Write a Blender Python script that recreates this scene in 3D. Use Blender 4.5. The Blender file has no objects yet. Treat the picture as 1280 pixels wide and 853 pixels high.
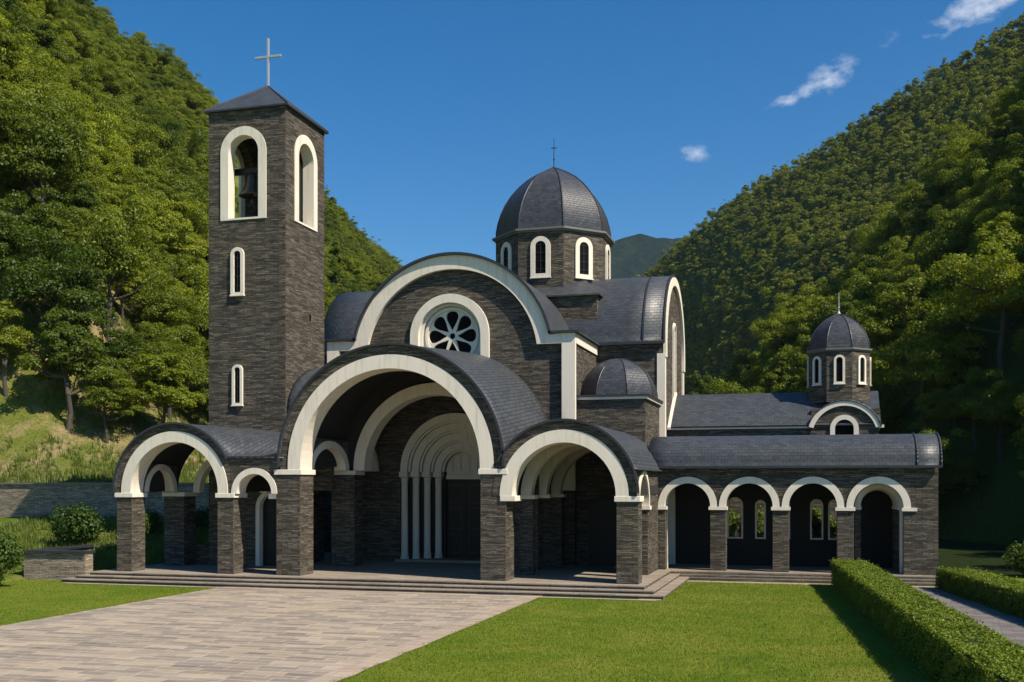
import bpy, bmesh, math, random
import numpy as np
from mathutils import Vector, Matrix, noise
from mathutils.geometry import tessellate_polygon
R = math.radians
SC = bpy.context.scene
COL = SC.collection
random.seed(7)
rng = np.random.default_rng(11)

# ------------------------------------------------------------------ camera
YAW = 15.7
cam_d = bpy.data.cameras.new('camera')
cam = bpy.data.objects.new('camera', cam_d); COL.objects.link(cam)
cam.location = (0, 0, 4.4)
cam.rotation_euler = (R(90), 0, R(YAW))
cam_d.sensor_width = 36.0
cam_d.lens = 36.0 * 1350 / 1280
cam_d.shift_y = 176.5 / 1280
cam_d.clip_start = 0.5
cam_d.clip_end = 12000
SC.camera = cam

# ------------------------------------------------------------------ light
SUN_EL = 47.0
SUN_AZ = math.degrees(math.atan2(0.93, -0.365))   # clockwise from +Y
sd = Vector((math.sin(R(SUN_AZ)) * math.cos(R(SUN_EL)), math.cos(R(SUN_AZ)) * math.cos(R(SUN_EL)), math.sin(R(SUN_EL))))
sun_d = bpy.data.lights.new('sun', 'SUN'); sun_d.energy = 5.0; sun_d.angle = R(0.5); sun_d.color = (1.0, 0.905, 0.76)
sun = bpy.data.objects.new('sun', sun_d); COL.objects.link(sun)
sun.rotation_euler = sd.to_track_quat('Z', 'Y').to_euler(); sun.location = (60, -30, 80)

W = bpy.data.worlds.new('World'); SC.world = W; W.use_nodes = True
wn, wl = W.node_tree.nodes, W.node_tree.links
bg = wn['Background']; bg.inputs['Strength'].default_value = 0.10
sky = wn.new('ShaderNodeTexSky'); sky.sky_type = 'NISHITA'; sky.sun_disc = False
sky.sun_elevation = R(SUN_EL); sky.sun_rotation = R(SUN_AZ)
sky.altitude = 900; sky.air_density = 1.0; sky.dust_density = 0.5; sky.ozone_density = 2.6
tc = wn.new('ShaderNodeTexCoord')
def wmath(op, a, b=None, c=None, clamp=False):
    n = wn.new('ShaderNodeMath'); n.operation = op; n.use_clamp = clamp
    for i, v in enumerate((a, b, c)):
        if v is None: continue
        if isinstance(v, (int, float)): n.inputs[i].default_value = v
        else: wl.new(v, n.inputs[i])
    return n.outputs[0]
def wdot(vec, v):
    n = wn.new('ShaderNodeVectorMath'); n.operation = 'DOT_PRODUCT'; wl.new(vec, n.inputs[0]); n.inputs[1].default_value = v
    return n.outputs['Value']
nz = wn.new('ShaderNodeTexNoise'); nz.inputs['Scale'].default_value = 46; nz.inputs['Detail'].default_value = 9; nz.inputs['Roughness'].default_value = 0.62
mp = wn.new('ShaderNodeMapping'); mp.inputs['Scale'].default_value = (1, 1, 1.7)
wl.new(tc.outputs['Generated'], mp.inputs[0]); wl.new(mp.outputs[0], nz.inputs['Vector'])
total = None
# clouds: azimuth (deg right of +Y), elevation (deg), half width, half height (rad), tilt (deg), strength
CLOUDS = [(-1.4, 19.0, .030, .010, 16, .95), (.7, 19.9, .030, .018, 24, 1.0), (-6.3, 16.7, .026, .0105, 0, 1.0),
          (6.9, 21.6, .046, .018, 16, .9), (9.0, 22.8, .05, .02, 14, .9), (3.5, 21.2, .013, .010, 10, .62)]
for az, el, sa, sb, tilt, st in CLOUDS:
    a_, e_ = R(az), R(el)
    c = Vector((math.sin(a_) * math.cos(e_), math.cos(a_) * math.cos(e_), math.sin(e_)))
    right = Vector((math.cos(a_), -math.sin(a_), 0)); up = right.cross(c)
    t = R(tilt); ra = right * math.cos(t) + up * math.sin(t); ub = up * math.cos(t) - right * math.sin(t)
    p = wmath('DIVIDE', wmath('SUBTRACT', wdot(tc.outputs['Generated'], ra), c.dot(ra)), sa)
    q = wmath('DIVIDE', wmath('SUBTRACT', wdot(tc.outputs['Generated'], ub), c.dot(ub)), sb)
    r2 = wmath('ADD', wmath('MULTIPLY', p, p), wmath('MULTIPLY', q, q))
    m = wmath('SUBTRACT', 1.0, r2, clamp=True)
    f = wmath('GREATER_THAN', wdot(tc.outputs['Generated'], c), 0.5)
    m = wmath('MULTIPLY', wmath('MULTIPLY', m, f), st)
    total = m if total is None else wmath('ADD', total, m)
edge = wmath('MULTIPLY_ADD', nz.outputs[0], 3.6, -2.45)
fac = wmath('ADD', edge, wmath('MULTIPLY', total, 1.25), clamp=True)
fac = wmath('MULTIPLY', wmath('MULTIPLY', fac, wmath('MULTIPLY', total, 1.0, clamp=True)), .62, clamp=True)
hs = wn.new('ShaderNodeMix'); hs.data_type = 'RGBA'
wl.new(fac, hs.inputs[0]); hsv = wn.new('ShaderNodeHueSaturation'); hsv.inputs['Saturation'].default_value = 1.42; wl.new(sky.outputs[0], hsv.inputs['Color'])
wl.new(hsv.outputs[0], hs.inputs[6]); hs.inputs[7].default_value = (6.8, 7.2, 8.0, 1)
wl.new(hs.outputs[2], bg.inputs['Color'])

SC.render.resolution_x = 1024; SC.render.resolution_y = 682
vs = SC.view_settings; vs.view_transform = 'Standard'; vs.look = 'None'; vs.gamma = 1; vs.use_curve_mapping = False
vs.exposure = 0.34
SC.render.engine = 'CYCLES'
SC.cycles.max_bounces = 6; SC.cycles.diffuse_bounces = 1; SC.cycles.transmission_bounces = 4; SC.cycles.volume_bounces = 0
SC.cycles.use_denoising = True

# ------------------------------------------------------------------ tags / objects
def tag(o, label=None, cat=None, group=None, kind=None):
    if label: o['label'] = label
    if cat: o['category'] = cat
    if group: o['group'] = group
    if kind: o['kind'] = kind
    return o
def empty(name, loc, label=None, cat=None, group=None):
    o = bpy.data.objects.new(name, None); COL.objects.link(o); o.location = loc
    o.empty_display_size = 0.3
    return tag(o, label, cat, group)
def link(name, me, mats, parent=None, smooth=False):
    """world-space mesh -> one object (kept in place under its parent)"""
    o = bpy.data.objects.new(name, me); COL.objects.link(o)
    if not isinstance(mats, (list, tuple)): mats = [mats]
    for m in mats: me.materials.append(m)
    if smooth:
        me.polygons.foreach_set('use_smooth', [True] * len(me.polygons))
    if parent is not None:
        o.parent = parent
        pl = Vector((0, 0, 0)); q = parent
        while q is not None:
            pl += q.location; q = q.parent
        o.location = -pl
        recenter(o)
    else:
        recenter(o)
    return o
def recenter(o):
    me = o.data
    n = len(me.vertices)
    if n == 0: return
    co = np.empty(n * 3, dtype=np.float32); me.vertices.foreach_get('co', co); co = co.reshape(-1, 3)
    c = (co.min(0) + co.max(0)) / 2; c[2] = co[:, 2].min()
    co -= c; me.vertices.foreach_set('co', co.ravel()); me.update()
    o.location = o.location + Vector(c.tolist())

class MB:
    def __init__(s): s.v = []; s.f = []; s.mi = []
    def add(s, vs_, fs, mi=0):
        k = len(s.v); s.v += [tuple(v) for v in vs_]; s.f += [tuple(i + k for i in f) for f in fs]; s.mi += [mi] * len(fs); return s
    def box(s, x0, x1, y0, y1, z0, z1, mi=0):
        vs_ = [(x, y, z) for z in (z0, z1) for y in (y0, y1) for x in (x0, x1)]
        return s.add(vs_, [(0, 2, 3, 1), (4, 5, 7, 6), (0, 1, 5, 4), (2, 6, 7, 3), (0, 4, 6, 2), (1, 3, 7, 5)], mi)
    def prism(s, outer, holes, a0, a1, plane='Y', M=None, mi=0):
        """2-D outline (a, z) with holes, extruded along Y (plane 'Y') or X (plane 'X')"""
        loops = [outer] + list(holes)
        tris = tessellate_polygon([[Vector((p[0], p[1], 0)) for p in l] for l in loops])
        pts = [p for l in loops for p in l]; n = len(pts)
        mk = (lambda p, t: (p[0], t, p[1])) if plane == 'Y' else (lambda p, t: (t, p[0], p[1]))
        vs_ = [mk(p, a0) for p in pts] + [mk(p, a1) for p in pts]
        fs = [tuple(t) for t in tris] + [tuple(i + n for i in reversed(t)) for t in tris]
        k = 0
        for l in loops:
            for i in range(len(l)):
                j = (i + 1) % len(l)
                fs.append((k + i, k + j, k + j + n, k + i + n))
            k += len(l)
        if M is not None: vs_ = [tuple(M @ Vector(v)) for v in vs_]
        return s.add(vs_, fs, mi)
    def tube(s, p0, p1, r0, r1, n=8, mi=0):
        p0 = Vector(p0); p1 = Vector(p1); d = (p1 - p0).normalized()
        a = d.orthogonal().normalized(); b = d.cross(a)
        vs_ = []
        for p, r in ((p0, r0), (p1, r1)):
            for i in range(n):
                t = 2 * math.pi * i / n; vs_.append(p + (a * math.cos(t) + b * math.sin(t)) * r)
        fs = [(i, (i + 1) % n, (i + 1) % n + n, i + n) for i in range(n)] + [tuple(range(n - 1, -1, -1)), tuple(range(n, 2 * n))]
        return s.add(vs_, fs, mi)
    def lathe(s, prof, c, n=24, a0=0.0, mi=0):
        """prof: (r, z) list"""
        vs_ = []; m = len(prof)
        for i in range(n):
            t = a0 + 2 * math.pi * i / n
            for r, z in prof: vs_.append((c[0] + r * math.cos(t), c[1] + r * math.sin(t), c[2] + z))
        fs = []
        for i in range(n):
            j = (i + 1) % n
            for k in range(m - 1): fs.append((i * m + k, j * m + k, j * m + k + 1, i * m + k + 1))
        fs.append(tuple(i * m for i in range(n))[::-1]); fs.append(tuple(i * m + m - 1 for i in range(n)))
        return s.add(vs_, fs, mi)
    def mesh(s, name):
        me = bpy.data.meshes.new(name); me.from_pydata(s.v, [], s.f)
        if any(s.mi): me.polygons.foreach_set('material_index', s.mi)
        bm = bmesh.new(); bm.from_mesh(me); bmesh.ops.remove_doubles(bm, verts=bm.verts, dist=1e-5)
        bmesh.ops.recalc_face_normals(bm, faces=bm.faces); bm.to_mesh(me); bm.free(); me.update()
        return me
    def build(s, name, mats, parent=None, smooth=False, bevel=0):
        o = link(name, s.mesh(name), mats, parent, smooth)
        if bevel:
            b = o.modifiers.new('bevel', 'BEVEL'); b.width = bevel; b.segments = 2; b.limit_method = 'ANGLE'; b.angle_limit = R(50)
        return o

def arc(cx, cz, r, a0, a1, n=24, ry=None):
    ry = r if ry is None else ry
    return [(cx + r * math.cos(R(a0 + (a1 - a0) * i / n)), cz + ry * math.sin(R(a0 + (a1 - a0) * i / n))) for i in range(n + 1)]
def ring_pts(cx, cz, ro, ri, zb, n=32):
    """arch band: semicircle with legs down to zb"""
    o = ([(cx - ro, zb)] if zb < cz - 1e-4 else []) + arc(cx, cz, ro, 180, 0, n) + ([(cx + ro, zb)] if zb < cz - 1e-4 else [])
    i = ([(cx + ri, zb)] if zb < cz - 1e-4 else []) + arc(cx, cz, ri, 0, 180, n) + ([(cx - ri, zb)] if zb < cz - 1e-4 else [])
    return o + i
def door_pts(cx, cz, r, zb, n=28):
    return [(cx - r, zb)] + arc(cx, cz, r, 180, 0, n) + [(cx + r, zb)]

def loft(name, rows, mat, parent=None, thick=0.1, smooth=True, sharp=40):
    """rows of points -> surface with a metric UV map, given a thickness"""
    nr, nc = len(rows), len(rows[0])
    vs_ = [tuple(p) for r_ in rows for p in r_]
    fs = []; uv = []
    P = np.array(vs_).reshape(nr, nc, 3)
    vv = np.concatenate([np.zeros((nr, 1)), np.cumsum(np.linalg.norm(np.diff(P, axis=1), axis=2), axis=1)], 1)
    uu = np.concatenate([np.zeros((1, nc)), np.cumsum(np.linalg.norm(np.diff(P, axis=0), axis=2), axis=0)], 0)
    for i in range(nr - 1):
        for j in range(nc - 1):
            q = [(i, j), (i + 1, j), (i + 1, j + 1), (i, j + 1)]
            fs.append([a * nc + b for a, b in q]); uv += [(uu[a, b], vv[a, b]) for a, b in q]
    me = bpy.data.meshes.new(name); me.from_pydata(vs_, [], fs)
    l = me.uv_layers.new(name='UVMap')
    l.data.foreach_set('uv', np.array(uv, dtype=np.float32).ravel())
    # make normals point up / outward
    if sum(p.normal.z for p in me.polygons) < 0: me.flip_normals()
    o = link(name, me, mat, parent, smooth)
    if thick:
        m = o.modifiers.new('thickness', 'SOLIDIFY'); m.thickness = thick; m.offset = -1
    return o

# ------------------------------------------------------------------ materials
class NT:
    def __init__(s, name):
        s.m = bpy.data.materials.new(name); s.m.use_nodes = True
        s.n = s.m.node_tree.nodes; s.l = s.m.node_tree.links; s.b = s.n['Principled BSDF']; s.out = s.n['Material Output']
    def new(s, t, **kw):
        n = s.n.new(t)
        for k, v in kw.items(): setattr(n, k, v)
        return n
    def set(s, inp, v):
        if isinstance(v, (int, float, tuple, list)): inp.default_value = v
        else: s.l.new(v, inp)
    def math(s, op, a, b=0.0, c=0.0, clamp=False):
        n = s.new('ShaderNodeMath', operation=op, use_clamp=clamp)
        for i, v in enumerate((a, b, c)): s.set(n.inputs[i], v)
        return n.outputs[0]
    def noise(s, vec, scale, detail=4, rough=0.55, dist=0):
        n = s.new('ShaderNodeTexNoise'); s.set(n.inputs['Vector'], vec); n.inputs['Scale'].default_value = scale
        n.inputs['Detail'].default_value = detail; n.inputs['Roughness'].default_value = rough; n.inputs['Distortion'].default_value = dist
        return n.outputs[0]
    def mix(s, f, a, b, mode='MIX'):
        n = s.new('ShaderNodeMix', data_type='RGBA', blend_type=mode)
        s.set(n.inputs[0], f); s.set(n.inputs[6], a if not isinstance(a, tuple) else (*a, 1) if len(a) == 3 else a)
        s.set(n.inputs[7], b if not isinstance(b, tuple) else (*b, 1) if len(b) == 3 else b)
        return n.outputs[2]
    def ramp(s, f, stops):
        n = s.new('ShaderNodeValToRGB'); s.set(n.inputs[0], f); e = n.color_ramp.elements
        while len(e) < len(stops): e.new(0.5)
        for i, (p, c) in enumerate(stops): e[i].position = p; e[i].color = (*c, 1) if isinstance(c, tuple) else (c, c, c, 1)
        return n.outputs[0]
    def pos(s): return s.new('ShaderNodeNewGeometry').outputs['Position']
    def scale(s, vec, xyz, rot=(0, 0, 0)):
        n = s.new('ShaderNodeMapping'); s.set(n.inputs[0], vec); n.inputs['Scale'].default_value = xyz; n.inputs['Rotation'].default_value = rot
        return n.outputs[0]
    def bump(s, h, dist, strength=1.0):
        n = s.new('ShaderNodeBump'); n.inputs['Distance'].default_value = dist; n.inputs['Strength'].default_value = strength
        s.set(n.inputs['Height'], h); s.l.new(n.outputs[0], s.b.inputs['Normal'])

def mat_ledgestone(name='ledgestone', c_dark=(.022, .020, .016), c_mid=(.080, .071, .057), c_lite=(.235, .205, .16)):
    t = NT(name)
    g = t.new('ShaderNodeNewGeometry')
    sp = t.new('ShaderNodeSeparateXYZ'); t.l.new(g.outputs['Position'], sp.inputs[0])
    sn = t.new('ShaderNodeSeparateXYZ'); t.l.new(g.outputs['True Normal'], sn.inputs[0])
    u = t.math('SUBTRACT', t.math('MULTIPLY', sp.outputs[1], sn.outputs[0]), t.math('MULTIPLY', sp.outputs[0], sn.outputs[1]))
    warp = t.noise(t.scale(g.outputs['Position'], (.9, .9, 1.6)), 1.6, 3, .6)
    z = t.math('ADD', sp.outputs[2], t.math('MULTIPLY', t.math('SUBTRACT', warp, .5), .22))
    cv = t.new('ShaderNodeCombineXYZ'); t.l.new(u, cv.inputs[0]); t.l.new(z, cv.inputs[1])
    def brick(w, h, m, off):
        b = t.new('ShaderNodeTexBrick'); b.offset = off; b.squash = 1.6; b.squash_frequency = 3
        t.l.new(cv.outputs[0], b.inputs['Vector']); b.inputs['Scale'].default_value = 1
        b.inputs['Brick Width'].default_value = w; b.inputs['Row Height'].default_value = h
        b.inputs['Mortar Size'].default_value = m; b.inputs['Mortar Smooth'].default_value = .6; b.inputs['Bias'].default_value = 0
        b.inputs['Color1'].default_value = (0, 0, 0, 1); b.inputs['Color2'].default_value = (1, 1, 1, 1); b.inputs['Mortar'].default_value = (.0, .0, .0, 1)
        return b
    b1 = brick(.46, .062, .010, .37); b2 = brick(.29, .124, .0, .61)
    bw = t.new('ShaderNodeRGBToBW'); t.l.new(b1.outputs[0], bw.inputs[0])
    bw2 = t.new('ShaderNodeRGBToBW'); t.l.new(b2.outputs[0], bw2.inputs[0])
    streak = t.noise(t.scale(cv.outputs[0], (2.2, 19, 1)), 1.0, 5, .65)
    v = t.math('ADD', t.math('MULTIPLY', bw.outputs[0], .42), t.math('MULTIPLY', bw2.outputs[0], .16))
    v = t.math('ADD', v, t.math('MULTIPLY', streak, .78))
    col = t.ramp(t.math('SUBTRACT', v, .16), [(0.12, c_dark), (.48, c_mid), (.95, c_lite)])
    gap = t.math('SUBTRACT', 1.0, b1.outputs['Fac'])
    big = t.noise(g.outputs['Position'], .35, 4, .6)
    col = t.mix(t.math('MULTIPLY', big, .55), col, (1.25, 1.12, .95), 'MULTIPLY')
    col = t.mix(b1.outputs['Fac'], col, (.012, .011, .010))
    t.l.new(col, t.b.inputs['Base Color'])
    t.b.inputs['Roughness'].default_value = .82; t.b.inputs['Specular IOR Level'].default_value = .25
    h = t.math('MULTIPLY', gap, t.math('ADD', .35, v))
    t.bump(h, .003, .6)
    return t.m
def mat_slate(name='slate_roof', w=.30, h=.17, dark=(.040, .045, .050), lite=(.078, .085, .092), rough=.42):
    t = NT(name)
    uv = t.new('ShaderNodeTexCoord').outputs['UV']
    p = t.pos()
    wob = t.noise(p, 3.0, 2)
    sp = t.new('ShaderNodeSeparateXYZ'); t.l.new(uv, sp.inputs[0])
    cv = t.new('ShaderNodeCombineXYZ'); t.l.new(sp.outputs[0], cv.inputs[0])
    t.l.new(t.math('ADD', sp.outputs[1], t.math('MULTIPLY', wob, .05)), cv.inputs[1])
    b = t.new('ShaderNodeTexBrick'); b.offset = .5
    t.l.new(cv.outputs[0], b.inputs['Vector']); b.inputs['Scale'].default_value = 1
    b.inputs['Brick Width'].default_value = w; b.inputs['Row Height'].default_value = h; b.inputs['Mortar Size'].default_value = .011
    b.inputs['Mortar Smooth'].default_value = .4; b.inputs['Color1'].default_value = (*dark, 1); b.inputs['Color2'].default_value = (*lite, 1)
    b.inputs['Mortar'].default_value = (.008, .009, .011, 1)
    n = t.noise(p, 5, 5, .6); n2 = t.noise(p, .5, 3)
    col = t.mix(t.math('MULTIPLY', n, .7), b.outputs[0], (.045, .05, .062))
    col = t.mix(t.math('MULTIPLY', n2, .5), col, (1.25, 1.24, 1.15), 'MULTIPLY')
    t.l.new(col, t.b.inputs['Base Color'])
    t.set(t.b.inputs['Roughness'], t.math('MULTIPLY_ADD', n, .25, rough - .1))
    saw = t.math('FRACT', t.math('DIVIDE', sp.outputs[1], h))
    t.bump(t.math('ADD', t.math('MULTIPLY', t.math('SUBTRACT', 1, b.outputs['Fac']), .6), t.math('ADD', t.math('MULTIPLY', saw, .5), t.math('MULTIPLY', n, .5))), .03, .8)
    return t.m
def mat_plain(name, c, rough=.7, nscale=3.0, var=.12, bump=.004, spec=.3, metallic=0):
    t = NT(name); p = t.pos()
    n = t.noise(p, nscale, 6, .6); n2 = t.noise(p, nscale * 12, 3, .6)
    lo = tuple(x * (1 - var) for x in c); hi = tuple(min(1, x * (1 + var)) for x in c)
    t.l.new(t.mix(n, lo, hi), t.b.inputs['Base Color'])
    t.b.inputs['Roughness'].default_value = rough; t.b.inputs['Specular IOR Level'].default_value = spec; t.b.inputs['Metallic'].default_value = metallic
    if bump: t.bump(t.math('ADD', n, t.math('MULTIPLY', n2, .5)), bump, .8)
    return t.m
def mat_plaster():
    t = NT('cream_plaster'); p = t.pos()
    n = t.noise(p, 2.0, 6, .65)
    sp = t.scale(p, (3.5, 3.5, .35)); st = t.noise(sp, 1.3, 5, .7)
    col = t.mix(n, (.77, .68, .55), (.86, .785, .665))
    col = t.mix(t.math('MULTIPLY', t.math('SUBTRACT', st, .50, clamp=True), 2.2, clamp=True), col, (.47, .415, .33))
    t.l.new(col, t.b.inputs['Base Color']); t.b.inputs['Roughness'].default_value = .75; t.b.inputs['Specular IOR Level'].default_value = .25
    t.bump(t.noise(p, 14, 5, .6), .006, .6)
    return t.m
def mat_paving(name, w, h, c1, c2, c3, mortar, rot=0.0, wobble=.06):
    t = NT(name); p = t.pos()
    pv = t.scale(p, (1, 1, 1), (0, 0, rot))
    wn_ = t.new('ShaderNodeTexNoise'); t.l.new(pv, wn_.inputs['Vector']); wn_.inputs['Scale'].default_value = .9; wn_.inputs['Detail'].default_value = 2
    va = t.new('ShaderNodeVectorMath', operation='SCALE'); t.l.new(wn_.outputs['Color'], va.inputs[0]); va.inputs['Scale'].default_value = wobble * 2
    vb = t.new('ShaderNodeVectorMath', operation='ADD'); t.l.new(pv, vb.inputs[0]); t.l.new(va.outputs[0], vb.inputs[1])
    b = t.new('ShaderNodeTexBrick'); b.offset = .43; b.squash = 1.5; b.squash_frequency = 2
    t.l.new(vb.outputs[0], b.inputs['Vector']); b.inputs['Scale'].default_value = 1
    b.inputs['Brick Width'].default_value = w; b.inputs['Row Height'].default_value = h; b.inputs['Mortar Size'].default_value = .014; b.inputs['Mortar Smooth'].default_value = .3
    b.inputs['Color1'].default_value = (*c1, 1); b.inputs['Color2'].default_value = (*c2, 1); b.inputs['Mortar'].default_value = (*mortar, 1)
    n = t.noise(p, 1.3, 6, .7); n2 = t.noise(p, 9, 6, .7); n3 = t.noise(p, .25, 3)
    col = t.mix(t.math('MULTIPLY', t.math('SUBTRACT', n, .35, clamp=True), 2.2, clamp=True), b.outputs[0], c3)
    col = t.mix(.5, b.outputs[0], col)
    col = t.mix(t.math('MULTIPLY', n2, .8), col, (.72, .70, .68), 'MULTIPLY')
    col = t.mix(n3, col, (1.12, 1.05, .95), 'MULTIPLY')
    n5 = t.noise(t.scale(p, (.35, 1.6, 1), (0, 0, .12)), 1.1, 6, .72, .8)
    col = t.mix(t.math('MULTIPLY', t.math('SUBTRACT', n5, .46, clamp=True), 4.5, clamp=True), col, (.66, .63, .63), 'MULTIPLY')
    n6 = t.noise(t.scale(p, (.5, 2.2, 1), (0, 0, -.1)), 1.7, 5, .7, .6)
    col = t.mix(t.math('MULTIPLY', t.math('SUBTRACT', n6, .55, clamp=True), 5, clamp=True), col, (1.32, 1.20, 1.0), 'MULTIPLY')
    col = t.mix(t.math('MULTIPLY', b.outputs['Fac'], .75), col, mortar)
    t.l.new(col, t.b.inputs['Base Color']); t.b.inputs['Roughness'].default_value = .75; t.b.inputs['Specular IOR Level'].default_value = .3
    t.bump(t.math('ADD', t.math('MULTIPLY', t.math('SUBTRACT', 1, b.outputs['Fac']), .5), t.math('MULTIPLY', n2, .6)), .02, .8)
    return t.m
def mat_lawn(name='lawn_grass', a=(.115, .190, .010), b=(.205, .255, .018), c=(.300, .290, .050)):
    t = NT(name); p = t.pos()
    n = t.noise(p, .32, 5, .6, .6); n2 = t.noise(t.scale(p, (1, 2.2, 1)), 2.2, 5, .7); n3 = t.noise(p, 28, 4, .75); n4 = t.noise(p, 9, 3, .6)
    v = t.math('ADD', t.math('MULTIPLY', n, .6), t.math('MULTIPLY', n2, .4))
    col = t.ramp(v, [(.42, a), (.50, b), (.59, c)])
    col = t.mix(t.math('MULTIPLY', t.math('SUBTRACT', .62, n3, clamp=True), 3.2, clamp=True), col, (.085, .120, .008))
    col = t.mix(t.math('MULTIPLY', t.math('SUBTRACT', n4, .5, clamp=True), 1.6, clamp=True), col, (.17, .20, .04))
    t.l.new(col, t.b.inputs['Base Color']); t.b.inputs['Roughness'].default_value = .9; t.b.inputs['Specular IOR Level'].default_value = .1
    t.bump(t.math('ADD', n3, t.math('MULTIPLY', n4, .8)), .05, 1.0)
    return t.m
def mat_leaf(name, dark, lite, trans=.35, hue_obj=1.0):
    t = NT(name)
    oi = t.new('ShaderNodeObjectInfo'); g = t.new('ShaderNodeNewGeometry')
    n = t.noise(g.outputs['Position'], .9, 3)
    ri = g.outputs['Random Per Island']
    f = t.math('ADD', t.math('MULTIPLY', oi.outputs['Random'], .55 * hue_obj), t.math('ADD', t.math('MULTIPLY', ri, .28), t.math('MULTIPLY', n, .30)), clamp=True)
    if hue_obj:
        nb = t.noise(g.outputs['Position'], .028, 4, .6)
        f = t.math('ADD', f, t.math('MULTIPLY', t.math('SUBTRACT', nb, .52), 1.4), clamp=True)
    col = t.mix(f, dark, lite)
    t.n.remove(t.b)
    d = t.new('ShaderNodeBsdfDiffuse'); tr = t.new('ShaderNodeBsdfTranslucent'); gl = t.new('ShaderNodeBsdfGlossy'); gl.inputs['Roughness'].default_value = .5
    gl.inputs['Color'].default_value = (.6, .65, .6, 1)
    t.l.new(col, d.inputs[0]); t.l.new(t.mix(1.0, col, (1.15, 1.2, .5), 'MULTIPLY'), tr.inputs[0])
    m1 = t.new('ShaderNodeMixShader'); m1.inputs[0].default_value = trans; t.l.new(d.outputs[0], m1.inputs[1]); t.l.new(tr.outputs[0], m1.inputs[2])
    m2 = t.new('ShaderNodeMixShader'); m2.inputs[0].default_value = .03; t.l.new(m1.outputs[0], m2.inputs[1]); t.l.new(gl.outputs[0], m2.inputs[2])
    t.l.new(m2.outputs[0], t.out.inputs['Surface'])
    return t.m
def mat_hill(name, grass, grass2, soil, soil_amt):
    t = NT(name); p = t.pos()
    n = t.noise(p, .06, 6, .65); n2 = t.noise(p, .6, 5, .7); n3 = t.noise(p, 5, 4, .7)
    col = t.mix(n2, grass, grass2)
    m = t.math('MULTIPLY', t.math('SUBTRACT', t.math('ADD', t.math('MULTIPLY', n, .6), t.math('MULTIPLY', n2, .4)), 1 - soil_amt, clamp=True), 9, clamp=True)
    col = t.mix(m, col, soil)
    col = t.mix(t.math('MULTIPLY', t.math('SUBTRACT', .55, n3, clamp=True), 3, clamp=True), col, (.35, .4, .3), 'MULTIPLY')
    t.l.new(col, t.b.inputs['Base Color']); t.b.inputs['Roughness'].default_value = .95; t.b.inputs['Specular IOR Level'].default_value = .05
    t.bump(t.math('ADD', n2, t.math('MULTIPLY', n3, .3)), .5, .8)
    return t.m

M_STONE = mat_ledgestone()
M_GSTONE = mat_ledgestone('garden_stone', (.10, .085, .065), (.27, .23, .175), (.48, .41, .31))
M_SLATE = mat_slate()
M_SLATE_D = mat_slate('slate_dome', .26, .15, (.036, .037, .042), (.082, .083, .090), .36)
M_LEAD = mat_plain('dark_metal_trim', (.030, .032, .038), .45, 2, .2, .003, .5)
M_WHITE = mat_plaster()
M_SHADE_IN = mat_plain('interior_painted_shade', (.028, .026, .023), .85, 3, .25, .01)  # near-black: shade inside vaults and arcade is put into the colour
M_GLASS = mat_plain('dark_glass', (.008, .008, .008), .6, 1, .3, 0, .03)
M_WOOD = mat_plain('dark_door_wood', (.020, .016, .013), .5, 6, .3, .01)
M_DOOR2 = mat_plain('door_panel_wood', (.045, .033, .024), .45, 6, .3, .01)
M_BRONZE = mat_plain('old_bronze', (.085, .075, .06), .42, 4, .25, .004, .5, .8)
M_CROSS = mat_plain('pale_metal', (.62, .60, .56), .35, 4, .08, .001, .5, .5)
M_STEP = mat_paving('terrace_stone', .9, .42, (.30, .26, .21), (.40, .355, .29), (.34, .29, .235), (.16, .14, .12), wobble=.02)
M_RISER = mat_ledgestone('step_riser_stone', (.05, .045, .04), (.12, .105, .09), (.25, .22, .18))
M_PAVE = mat_paving('plaza_paving', .74, .36, (.245, .22, .20), (.50, .425, .33), (.36, .30, .24), (.60, .53, .42), wobble=.10)
M_BORDER = mat_paving('paving_border', 1.1, .7, (.42, .345, .275), (.50, .42, .34), (.42, .35, .28), (.30, .25, .21), wobble=.03)
M_PATH = mat_paving('garden_path_paving', .48, .22, (.15, .145, .15), (.27, .25, .245), (.20, .185, .18), (.12, .11, .10), .12, .03)
M_LAWN = mat_lawn()
M_TALL = mat_lawn('rough_grass', (.075, .120, .014), (.17, .195, .030), (.28, .24, .09))
M_LEAF = mat_leaf('leaf_broad', (.030, .070, .006), (.300, .335, .020), .45)
M_LEAF_FAR = mat_leaf('leaf_far', (.070, .105, .010), (.290, .305, .030), .42)
M_HEDGE = mat_leaf('leaf_hedge', (.075, .130, .010), (.330, .370, .035), .22, 0)
M_SHRUB = mat_leaf('leaf_shrub', (.030, .070, .010), (.130, .180, .022), .25)
M_BARK = mat_plain('bark', (.085, .072, .055), .9, 5, .4, .03)
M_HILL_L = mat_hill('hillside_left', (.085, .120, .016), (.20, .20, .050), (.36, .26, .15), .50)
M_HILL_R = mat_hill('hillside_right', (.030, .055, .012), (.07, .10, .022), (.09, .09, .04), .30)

M_FLOOR = mat_hill('soil_painted_shade', (.015, .025, .008), (.03, .045, .012), (.05, .04, .025), .4)  # soil tone darkened so that the shade of the wood is in the colour
def structure(o): o['kind'] = 'structure'; return o

# ------------------------------------------------------------------ ground
def sheet(name, pts, z, mat, thick=None):
    mb = MB()
    if thick: mb_v = [(x, y, z) for x, y in pts]
    me = bpy.data.meshes.new(name); me.from_pydata([(x, y, z) for x, y in pts], [], [tuple(range(len(pts)))])
    if me.polygons[0].normal.z < 0: me.flip_normals()
    return structure(link(name, me, mat))
sheet('ground', [(-5000, -600), (5000, -600), (5000, 9000), (-5000, 9000)], -0.008, M_LAWN)
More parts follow.
